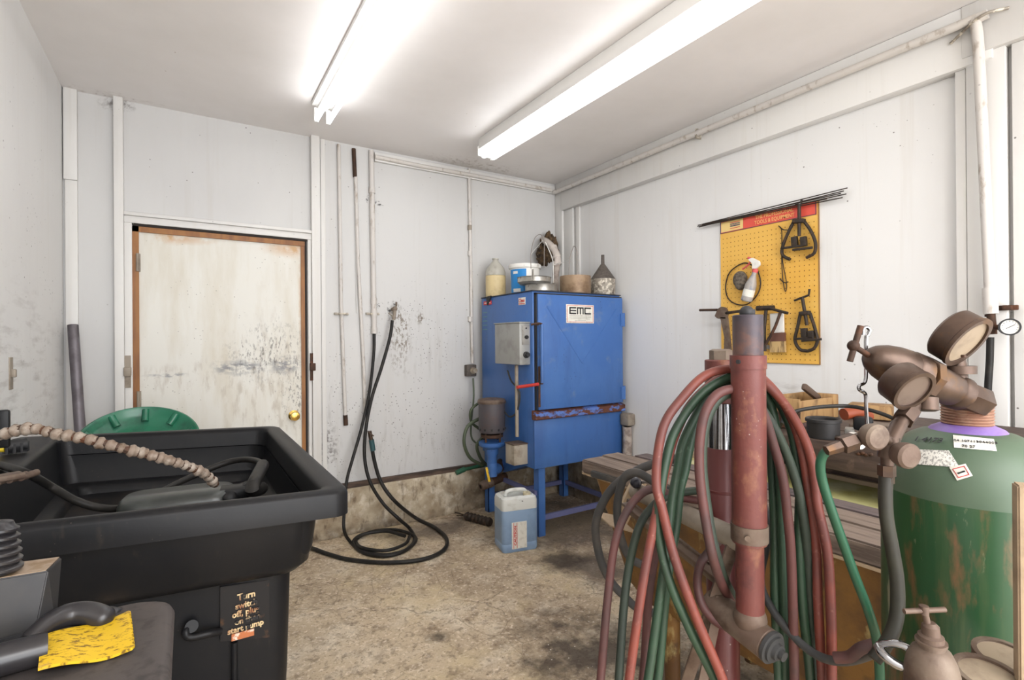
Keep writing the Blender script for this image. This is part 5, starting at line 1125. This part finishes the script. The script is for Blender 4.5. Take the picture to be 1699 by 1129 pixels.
# rear column
RD = 1.02; rc = atd(1197, 700, RD); rz = lambda y: atd(1197, y, RD).z; rr = 27.5*RD/F*.93
rp = lambda z: V((rc.x, rc.y, z))
MB().lathe([(rr*.72, 0), (rr*.72, .018), (rr*.5, .021), (0, .021)], rp(rz(597)), n=6).build('bolt_head', 'brownmetal', t)
MB().cyl(rp(rz(668)), rp(rz(597)), rr, n=28, bev=.002).build('cap', 'red', t)
MB().cyl(rp(rz(742)), rp(rz(667)), rr*.92, n=28).build('chrome_rod', 'chrome', t)
MB().lathe([(rr*1.0, .04), (rr*1.0, rz(742)-.003), (rr*.94, rz(742))], (rc.x, rc.y, 0), n=28).lathe([(rr*1.0, 0), (rr*1.03, .001), (rr*1.03, .005), (rr*1.0, .006)], rp(rz(815)), n=28).build('column', mat('dark_red_enamel', srgb(100, 46, 44), .4, .1, [dict(c=srgb(70, 36, 38), s=6, lo=.45, hi=.65, a=.7), dict(c=srgb(190, 170, 160), t='speck', s=60, lo=.1, gs=4, glo=.5, ghi=.6, a=.7)]), t)
MB().bb((rc.x-.22, rc.y-.2, 0), (rc.x+.18, rc.y+.16, .04), bev=.006).build('base_plate', 'brownmetal', t)
# cross pipe
zx = zq(650); a = V((PXx, PYy, zx)); c = V((rc.x, rc.y, atd(1197, 647, RD).z)); dd = (c-a).normalized()
MB().tube([a, c], r*.62, n=20, sm=1).build('cross_pipe', 'palesteel', t)
# arm pipe going back-left at lower height
a = onpost(zq(915))-_r*.005; a1 = onpost(zq(905)); c = atd(1055, 815, 1.2)
MB().tube([a1+V((.0, 0, 0)), c], .019, n=16, sm=1).build('arm_pipe', 'palesteel', t)
b = MB(); b.bar(atd(1200, 965, .93), atd(1040, 838, 1.18), .006, .032, bev=.001); b.bar(atd(1200, 962, .92), atd(1040, 835, 1.17), .03, .006, bev=.001); b.build('angle_bar', 'brownmetal', t)
MB().bar(atd(1216, 905, .88), atd(1140, 1129, .95), .022, .006, up=_f, bev=.001).bar(atd(1195, 990, .9), atd(1165, 1135, .9), .016, .005, up=_f).build('strut', 'brownmetal', t)
# lever bracket at the end of the arm with ball knob, thin plate
b = MB(); b.bar(atd(1027, 868, 1.22), atd(1062, 796, 1.22), .034, .02, up=_f, bev=.004); b.bar(atd(1052, 808, 1.2), atd(1085, 832, 1.18), .03, .03, up=_f, bev=.004); b.build('lever', 'rim', t)
b = MB(); b.tube([atd(1056, 802, 1.18), atd(1075, 800, 1.17), atd(1100, 806, 1.15)], .004, n=8, sm=3); b.build('knob_rod', 'wire', t)
MB().sph(atd(1055, 801, 1.17), .0135, 20).build('ball_knob', mat('black_ball', srgb(40, 40, 50), .15), t)
MB().prism([atd(986, 848, 1.25), atd(1024, 856, 1.2), atd(1056, 884, 1.15), atd(1012, 872, 1.18)], (0, 0, -.003)).build('sheet_plate', 'rim', t)
# small parts at its foot: drooping cable loops around the arm
def hoseP(pts, r, m, name, parent, sm=7):
    return MB().tube([atd(x, y, d) for x, y, d in pts], r, n=10, sm=sm).build(name, m, parent)
def dz_(pts, d0, d1=None):
    d1 = d0 if d1 is None else d1; n = len(pts)-1
    return [(x, y, d0+(d1-d0)*i/n) for i, (x, y) in enumerate(pts)]
HR = .0078
h = thing('torch_hose', 'red and green twin torch hoses coiled over the red pipe stand', 'hose', onpost(0)+V((.0, .06, 0)))
# right leg and left leg of each loop form one strand
L1 = [(1218, 1185), (1197, 1123), (1156, 1027), (1119, 925), (1098, 842), (1089, 805), (1092, 750), (1103, 703), (1127, 667), (1169, 624), (1216, 612), (1250, 620)]
R1 = [(1271, 634), (1298, 666), (1319, 709), (1331, 751), (1341, 811), (1354, 904), (1357, 996), (1364, 1129), (1366, 1200)]
hoseP(dz_(L1, .82, .90)+dz_(R1, .92, .86), HR, 'hosered', 'red_strand', h)
L2_ = [(1040, 1180), (1045, 1120), (1067, 966), (1088, 857), (1100, 800), (1109, 762), (1121, 721), (1145, 673), (1181, 637), (1216, 619), (1250, 624)]
R2_ = [(1275, 642), (1305, 675), (1332, 722), (1347, 766), (1354, 814), (1357, 842), (1373, 919), (1379, 1027), (1380, 1129), (1380, 1200)]
hoseP(dz_(L2_, .84, .92)+dz_(R2_, .90, .84), HR, 'hosered', 'red_strand', h)
L3 = [(1212, 1190), (1187, 1130), (1141, 1037), (1107, 953), (1091, 870), (1097, 810), (1106, 760), (1118, 720), (1143, 679), (1175, 645), (1216, 625), (1248, 632)]
R3 = [(1271, 644), (1295, 673), (1313, 715), (1322, 766), (1327, 811), (1326, 888), (1331, 996), (1345, 1129), (1348, 1200)]
hoseP(dz_(L3, .84, .90)+dz_(R3, .93, .88), HR, 'hosegreen', 'green_strand', h)
L4 = [(1064, 1180), (1076, 1123), (1092, 1010), (1107, 900), (1115, 830), (1124, 780), (1133, 735), (1154, 691), (1172, 661), (1199, 641), (1240, 638)]
R4 = [(1271, 660), (1283, 688), (1290, 736), (1295, 805), (1299, 935), (1303, 1129), (1303, 1200)]
hoseP(dz_(L4, .87, .92)+dz_(R4, .93, .90), HR, 'hosegreen', 'green_strand', h)
L5 = [(1080, 1180), (1092, 1123), (1107, 966), (1122, 873), (1128, 817), (1137, 781), (1146, 736), (1160, 691), (1180, 662), (1205, 650), (1240, 648)]
R5 = [(1270, 680), (1276, 720), (1281, 781), (1285, 873), (1286, 996), (1292, 1129), (1292, 1200)]
hoseP(dz_(L5, .89, .94)+dz_(R5, .95, .90), HR, 'hosegreen', 'green_strand', h)
hoseP([(1240, 1055, .98), (1216, 1005, .93), (1196, 966, .87), (1184, 930, .835)]+dz_([(1175, 888), (1163, 811), (1160, 760), (1163, 715), (1172, 680), (1190, 655), (1215, 646), (1245, 650), (1268, 690), (1284, 740), (1298, 790), (1306, 850), (1313, 935), (1318, 1129), (1318, 1200)], .83, .885), HR, 'hosedkred', 'red_strand', h)
hoseP([(1245, 1050, 1.0), (1220, 998, .94), (1200, 958, .88), (1189, 922, .845)]+dz_([(1180, 885), (1169, 811), (1165, 765), (1168, 720), (1178, 684), (1196, 660), (1220, 652), (1250, 662), (1290, 720), (1318, 790), (1333, 860), (1341, 935), (1351, 1129), (1352, 1200)], .84, .90), HR, 'hosedkgreen', 'green_strand', h)
hoseP(dz_([(1055, 1180), (1067, 1123), (1076, 996), (1091, 904), (1112, 840), (1130, 770), (1146, 715), (1165, 680), (1190, 655), (1215, 640)], .9, .95), HR*.95, 'hosedkred', 'red_strand', h)
hoseP(dz_([(1086, 1180), (1090, 1080), (1102, 990), (1112, 900), (1122, 820), (1134, 760), (1150, 700), (1172, 668), (1200, 648)], .92, .96), HR*.9, 'brownmetal', 'red_strand', h)
h2 = thing('old_hose_pair', 'grimy dark red and dark green hoses curving left of the stand', 'hose', atz(1005, 1129, .2))
hoseP(dz_([(990, 1200), (997, 1123), (1008, 996), (1020, 904), (1039, 851), (1064, 820), (1088, 812), (1115, 822), (1150, 830), (1200, 836)], .9, 1.05), HR, 'hosedkred', 'red_hose', h2)
hoseP(dz_([(1022, 1200), (1027, 1123), (1036, 996), (1048, 919), (1064, 867), (1088, 836), (1110, 823), (1150, 815), (1200, 812)], .9, 1.05), HR, 'hosedkgreen', 'green_hose', h2)
h3 = thing('welding_cable', 'grey welding cable looped over the end of the stand arm', 'cable', atz(1000, 900, .4))
hoseP(dz_([(1130, 760), (1088, 769), (1054, 783), (1022, 805), (1000, 835), (988, 875), (996, 928), (1014, 966), (1036, 990), (1057, 1009), (1090, 1020)], 1.12, 1.2), .0095, 'hosegrey', 'cable', h3)
hoseP(dz_([(1110, 815), (1085, 800), (1058, 785), (1038, 790), (1028, 815), (1024, 850), (1030, 892), (1044, 925), (1070, 940)], 1.08, 1.15), .009, 'hosegrey', 'cable', h3)
# loops behind the stand
h4 = thing('pinkish_tube', 'dusty pink rubber tube looping beside the red stand foot', 'hose', atd(1170, 950, .9))
hoseP(dz_([(1205, 885), (1180, 912), (1163, 935), (1157, 965), (1163, 1000), (1180, 1025), (1200, 1040)], .95, .88), .0075, 'hosedkred', 'tube', h4)
h5 = thing('grey_tube', 'thin grey tube curling from behind the red stand to the regulator', 'hose', atd(1400, 1095, .8))
hoseP(dz_([(1265, 830), (1276, 880), (1262, 960), (1280, 1010), (1320, 1060), (1360, 1090), (1400, 1098), (1435, 1090), (1462, 1076)], 1.0, .75), .007, 'hosegrey', 'tube', h5)
hoseP(dz_([(1385, 1092), (1410, 1090), (1430, 1076), (1462, 1068)], .8, .76), .0085, 'hosedkred', 'tube_end', h5)

# ------------------------------------------------------------------ green gas cylinder
gc = V((1.055, .306, 0)); R0 = .114
t = thing('gas_cylinder', 'large green gas cylinder with a purple neck ring at the right', 'gas cylinder', gc)
gz = lambda py, px=1600: atd(px, py, .82).z
z_sh = 1.075
MB().lathe([(R0*.9, 0), (R0, .012), (R0, z_sh)], gc, n=56).build('body', 'tankgreen', t)
zt3 = 1.172
pr = [(R0, z_sh)]
for i in range(1, 9):
    a = i/8*math.pi/2*.93; pr.append((R0*(math.cos(a)*.66+.34), z_sh+(zt3-z_sh)*math.sin(a)/math.sin(math.pi/2*.93)))
MB().lathe(pr, gc, n=56).build('shoulder', 'tankshoulder', t)
MB().lathe([(.050, 0), (.052, .004), (.046, .011), (.032, .018), (.027, .019)], gc+V((0, 0, zt3-.008)), n=40).build('neck_ring', 'purple', t)
pr = []
for i in range(8): pr += [(.0315, .0045*i), (.0335, .0045*i+.0022)]
MB().lathe(pr+[(.02, .038), (0, .038)], gc+V((0, 0, zt3+.009)), n=28).build('neck_thread', 'pinkneck', t)
# labels curved on cylinder: helper by angle
def cylpt(px, py, rad):      # where the sight line meets the cylinder of this radius
    d = ray(px, py); A = d.x**2+d.y**2; B = -2*(d.x*gc.x+d.y*gc.y); C = gc.x**2+gc.y**2-rad**2
    disc = B*B-4*A*C
    if disc < 0: s__ = -B/(2*A)
    else: s__ = (-B-math.sqrt(disc))/(2*A)
    p = d*s__; return math.atan2(p.y-gc.y, p.x-gc.x), p.z+CH
def shoulder_r(z):
    if z <= z_sh: return R0
    a = math.asin(min(1, (z-z_sh)/(zt3-z_sh)*math.sin(math.pi/2*.93))); return R0*(math.cos(a)*.66+.34)
def patch(a0, a1, z0, z1, off=.0012, n=16, nz_=8, shape=None):
    b = MB(); bm = b.bm; G = []
    for j in range(nz_+1):
        z = z0+(z1-z0)*j/nz_; row = []
        for i in range(n+1):
            a = a0+(a1-a0)*i/n; zz_ = z if shape is None else shape(i/n, j/nz_, z)
            rr_ = shoulder_r(zz_)+off; row.append(bm.verts.new((gc.x+rr_*math.cos(a), gc.y+rr_*math.sin(a), zz_)))
        G.append(row)
    for j in range(nz_):
        for i in range(n): bm.faces.new((G[j][i], G[j][i+1], G[j+1][i+1], G[j+1][i]))
    return b
def surfpt(px, py, off=.0012):
    rr_ = R0
    for _ in range(12):
        a_, z_ = cylpt(px, py, rr_+off); rr_ = .5*rr_+.5*shoulder_r(min(z_, zt3))
    return V((gc.x+(rr_+off)*math.cos(a_), gc.y+(rr_+off)*math.sin(a_), z_))
def quadpatch(c, off=.0012, n=12, m_=8):    # corners tl, tr, br, bl
    b = MB(); bm = b.bm; G = []
    for j in range(m_+1):
        v = j/m_; row = []
        for i in range(n+1):
            u = i/n; x = (c[0][0]*(1-u)+c[1][0]*u)*(1-v)+(c[3][0]*(1-u)+c[2][0]*u)*v; y = (c[0][1]*(1-u)+c[1][1]*u)*(1-v)+(c[3][1]*(1-u)+c[2][1]*u)*v
            row.append(bm.verts.new(surfpt(x, y, off)))
        G.append(row)
    for j in range(m_):
        for i in range(n): bm.faces.new((G[j][i], G[j][i+1], G[j+1][i+1], G[j+1][i]))
    r_ = bmesh.ops.extrude_face_region(bm, geom=list(bm.faces))
    for v_ in [q_ for q_ in r_['geom'] if isinstance(q_, bmesh.types.BMVert)]:
        d_ = V((v_.co.x-gc.x, v_.co.y-gc.y, 0)).normalized(); v_.co -= d_*.0009
    return b
lb = quadpatch([(1492, 745), (1574, 748), (1592, 776), (1480, 768)]).build('warning_label', 'fineprint', t)
o = quadpatch([(1575, 776), (1602, 770), (1614, 790), (1588, 798)], .0018).build('hazard_label', 'label', t)
MB().tube([surfpt(x, y, .0022) for x, y in ((1581, 779), (1600, 774), (1608, 788), (1590, 793))], .0008, n=5, sm=1, closed=True).build('diamond', 'redink', o)
MB().tube([surfpt(x, y, .0022) for x, y in ((1589, 786), (1601, 782))], .0012, n=5, sm=1).build('pictogram', 'ink', o)
lb2 = quadpatch([(1581, 722), (1649, 729), (1654, 749), (1583, 743)]).build('serial_label', 'label', t)
def surf_text(s, size, x, y, m, parent, lift=.003):
    p_ = surfpt(x, y, lift); tx = (surfpt(x+9, y+.6, lift)-surfpt(x-9, y-.6, lift)); ty = surfpt(x, y-5, lift)-surfpt(x, y+5, lift)
    return text('lettering', s, size, frame(p_, tx, ty), m, parent)
surf_text('04 107113044008', .0068, 1618, 733, 'ink', lb2); surf_text('70 27', .0068, 1607, 741, 'ink', lb2)
surf_text('1 4173', .015, 1540, 730, 'ink', t, .002)
# ------------------------------------------------------------------ regulator on the cylinder
g = thing('gas_regulator', 'weathered brass regulator with two gauges on the green cylinder', 'regulator', gc+V((0, 0, zt3+.05)))
RDp = .78
A0 = atd(1436, 586, RDp-.02); A1 = atd(1652, 676, RDp); axr = (A1-A0).normalized()
def rp_(x, y, d=RDp): return atd(x, y, d)
# body axis as lathe
Lr = (A1-A0).length
def rad_(px): return px*RDp/F
B0 = rp_(1440, 590)
MB().lathe([(rad_(9), 0), (rad_(15), .002), (rad_(22), .010), (rad_(29), .025), (rad_(33), .042), (rad_(35), .062), (rad_(34), .064)], B0, axr, 28).build('bonnet', 'brass_dirty', g)
MB().lathe([(rad_(33), .064), (rad_(36), .068), (rad_(36), .086), (rad_(28), .088), (rad_(28), .094)], B0, axr, 28).lathe([(rad_(33), .09), (rad_(38), .092), (rad_(38), .104), (rad_(33), .106)], B0, axr, 8).build('ring_nut', 'brass_dirty', g)
MB().lathe([(rad_(30), .1), (rad_(31), .11), (rad_(29), .135), (rad_(27), .15), (rad_(29), .153), (rad_(29), .166), (rad_(25), .17)], B0, axr, 24).build('body', 'brass_dirty', g)
MB().lathe([(rad_(22), .168), (rad_(25), .172), (rad_(25), .204), (rad_(22), .208), (0, .208)], B0, axr, 6).build('inlet_nut', 'brass_dirty', g)
# valve stem under the body down to the neck
nk = gc+V((0, 0, zt3+.05)); bp = B0+axr*.14
MB().tube([nk, nk.lerp(bp, .5), bp], .017, n=18, sm=2).build('cylinder_valve', 'rust', g)
# T handle
h0 = rp_(1441, 590); h1_ = rp_(1416, 574, RDp-.01)
MB().tube([h1_, h0], .0042, n=10, sm=1).tube([rp_(1428, 541, RDp-.01), rp_(1410, 600, RDp-.01)], .0045, n=10, sm=1).sph(h1_, .0085).build('adjusting_screw', 'rust', g)
MB().cyl(B0+axr*.012+V((0, 0, -.018))+dc*0, B0+axr*.012, .001).build('vent_hole', 'ink', g)
# gauges
def gax(px, py, dx, dy, fr):      # axis that leans (dx, dy) across the view and fr towards the viewer
    v = ray(px, py).normalized(); a_ = _r*dx+_u*dy; a_ = (a_-v*a_.dot(v)).normalized(); return (a_*math.sqrt(1-fr*fr)-v*fr).normalized()
ax1 = gax(1600, 560, .85, -.46, .34)
gauge(g, rp_(1571, 550, RDp), ax1, rad_(43), .033, 'brass_dirty', 'gaugeface', needle=False)
MB().box(rp_(1571, 550, RDp)+ax1*.0308-_u*.020-_r*.006, (.008, .005, .004), bev=.001).build('plug', 'rust', g)
ax2 = gax(1500, 635, .80, -.55, .52)
gauge(g, rp_(1485, 628, RDp-.035), ax2, rad_(33), .034, 'brass_dirty', 'lensdull', needle=False)
MB().tube([rp_(1586, 596, RDp+.02), rp_(1588, 605, RDp+.02), rp_(1590, 640, RDp+.01)], rad_(13), n=14, sm=1).lathe([(rad_(26), 0), (rad_(26), .012)], rp_(1588, 607, RDp+.02), (0, 0, -1), 20).build('gauge_stem', 'brass_dirty', g)
MB().lathe([(rad_(17), 0), (rad_(17), .018), (rad_(12), .02)], rp_(1535, 660, RDp-.03), V((-.15, -.1, -1)), 16).tube([rp_(1505, 650, RDp-.03), rp_(1540, 645, RDp)], rad_(12), n=12, sm=1).build('relief_cap', 'brass_dirty', g)
# outlet pipe and Y splitter
o1 = rp_(1520, 670, RDp-.03); o2 = rp_(1492, 705, RDp-.05); o3 = rp_(1475, 738, RDp-.07)
b = MB(); b.tube([o1, o2], rad_(10), n=14, sm=1); b.lathe([(rad_(15), 0), (rad_(15), .024)], o1.lerp(o2, .35), o2-o1, 6); b.tube([o2, o3], rad_(11), n=14, sm=1); b.tube([o3, rp_(1476, 725, RDp-.07), rp_(1472, 760, RDp-.07)], rad_(13), n=14, sm=1)
b.tube([rp_(1472, 755, RDp-.07), rp_(1472, 775, RDp-.07)], rad_(9), n=12, sm=1); b.lathe([(rad_(12), 0), (rad_(12), .015), (rad_(10), .016), (rad_(10), .025)], rp_(1471, 772, RDp-.07), (0, 0, -1), 6)
b.tube([o3+V((0, 0, .004)), rp_(1447, 722, RDp-.09), rp_(1415, 733, RDp-.1)], rad_(9), n=12, sm=2); b.lathe([(rad_(13), 0), (rad_(13), .018), (rad_(9), .02), (rad_(7.5), .04)], rp_(1418, 732, RDp-.1), rp_(1380, 745, RDp-.1)-rp_(1418, 732, RDp-.1), 6)
b.build('outlet_splitter', 'brass_dirty', g)
for x, y in ((1448, 724), (1500, 755)):
    c = rp_(x, y, RDp-.11 if x < 1480 else RDp-.10); k = -_f*.9+_r*.1+V((0, 0, -.05))
    MB().lathe([(rad_(8), -.014), (rad_(16), -.008), (rad_(18.5), 0), (rad_(18.5), .008), (rad_(15), .011), (0, .0115)], c, k, 20).build('valve_knob', 'brownmetal', g)
# hoses of the regulator
HG = thing('green_gas_hose', 'bright green hose dropping from the regulator splitter', 'hose', rp_(1400, 900, .68))
hoseP(dz_([(1393, 740), (1380, 745), (1366, 755), (1361, 775), (1366, 805), (1383, 857), (1400, 905), (1420, 960), (1440, 1012), (1455, 1065), (1460, 1129), (1460, 1200)], .68, .74), .0062, 'hosebright', 'hose', HG)
HD = thing('dark_gas_hose', 'thick dark brown hose hanging in front of the green cylinder', 'hose', rp_(1480, 900, .68))
hoseP(dz_([(1470, 790), (1469, 820), (1471, 860), (1480, 910), (1488, 960), (1489, 1010), (1482, 1045), (1468, 1072), (1450, 1095)], .71, .69), .0088, mat('dark_brown_hose', srgb(66, 62, 50), .6, 0, [dict(c=srgb(80, 80, 60), s=20, lo=.45, hi=.65, a=.7)]), 'hose', HD)
# chrome hook wire
b = MB(); b.tube([rp_(x, y, .80) for x, y in ((1431, 556), (1432, 546), (1438, 543), (1443, 548), (1440, 556), (1437, 562), (1437, 600), (1436, 632), (1426, 640), (1426, 647), (1436, 655), (1437, 680), (1439, 712))], .0028, n=8, sm=5)
tag(b.build('hook_wire', 'chrome'), 'bent silver wire hooked over the regulator adjusting screw', 'wire')
b = MB(); b.tube([rp_(x, y, .792) for x, y in ((1433, 548), (1434, 565), (1435, 600))], .0022, n=8, sm=3); 
# second regulator at the bottom right
D2 = .62
g = thing('gas_regulator', 'second regulator with T handle and two pale gauges at the bottom right', 'regulator', atd(1545, 1129, D2))
q = lambda x, y, d=D2: atd(x, y, d); rd = lambda px: px*D2/F
MB().tube([q(1500, 1015), q(1568, 1012)], .0032, n=10, sm=1).lathe([(rd(7), -.004), (rd(7), .006)], q(1533, 1014), (0, 0, 1), 12).tube([q(1534, 1015), q(1540, 1040)], rd(5), n=10, sm=1).build('adjusting_screw', 'brownmetal', g)
c = q(1545, 1074)
MB().lathe([(rd(40), -.07), (rd(38), -.03), (rd(34), -.016), (rd(27), -.004), (rd(19), .0), (rd(18), .014), (rd(13), .016), (rd(12), .026), (rd(7), .030)], c, V((-.05, 0, 1)), 28).lathe([(rd(16), .0), (rd(22), .001), (rd(22), .004), (rd(16), .005)], c+V((0, 0, .004)), V((-.05, 0, 1)), 28).build('bonnet', 'brownmetal', g)
gauge(g, q(1637, 1158, D2)-V((0, 0, .0)), (-.1, -.12, 1), rd(46), .032, 'brownmetal', 'gaugeface', needle=False)
gauge(g, q(1664, 1122, D2+.04)-V((0, 0, .0)), (-.1, -.12, 1), rd(44), .03, 'brownmetal', 'gaugeface', needle=False)
MB().tube([q(1600, 1150), c-V((0, 0, .03))], rd(12), n=12, sm=1).tube([q(1540, 1135), q(1530, 1240)], rd(18), n=12, sm=1).build('body', 'brownmetal', g)
# chrome striker handle
b = MB(); b.tube([q(1457, 1072, .66), q(1480, 1068, .65), q(1505, 1075, .64), q(1535, 1100, .63)], .005, n=10, sm=5); b.tube([q(1457, 1072, .66), q(1465, 1086, .65), q(1490, 1104, .64), q(1530, 1115, .63)], .006, n=10, sm=5)
tag(b.build('chrome_lever', 'chrome'), 'shiny chrome looped lever in front of the green cylinder', 'lever')
# upright board at the right edge
a = atd(1688, 806, .60); bt = atd(1694, 1129, .60)
b = MB(); b.prism([(a.x, a.y, 0), (a.x+.0, a.y, a.z), (a.x+.03, a.y-.06, a.z), (a.x+.03, a.y-.06, 0)][::-1], (.02, .01, 0), bev=.002)
tag(b.build('upright_board', 'rim'), 'upright weathered board at the right edge in front of the green cylinder', 'board')
# tank pipe legs etc. done
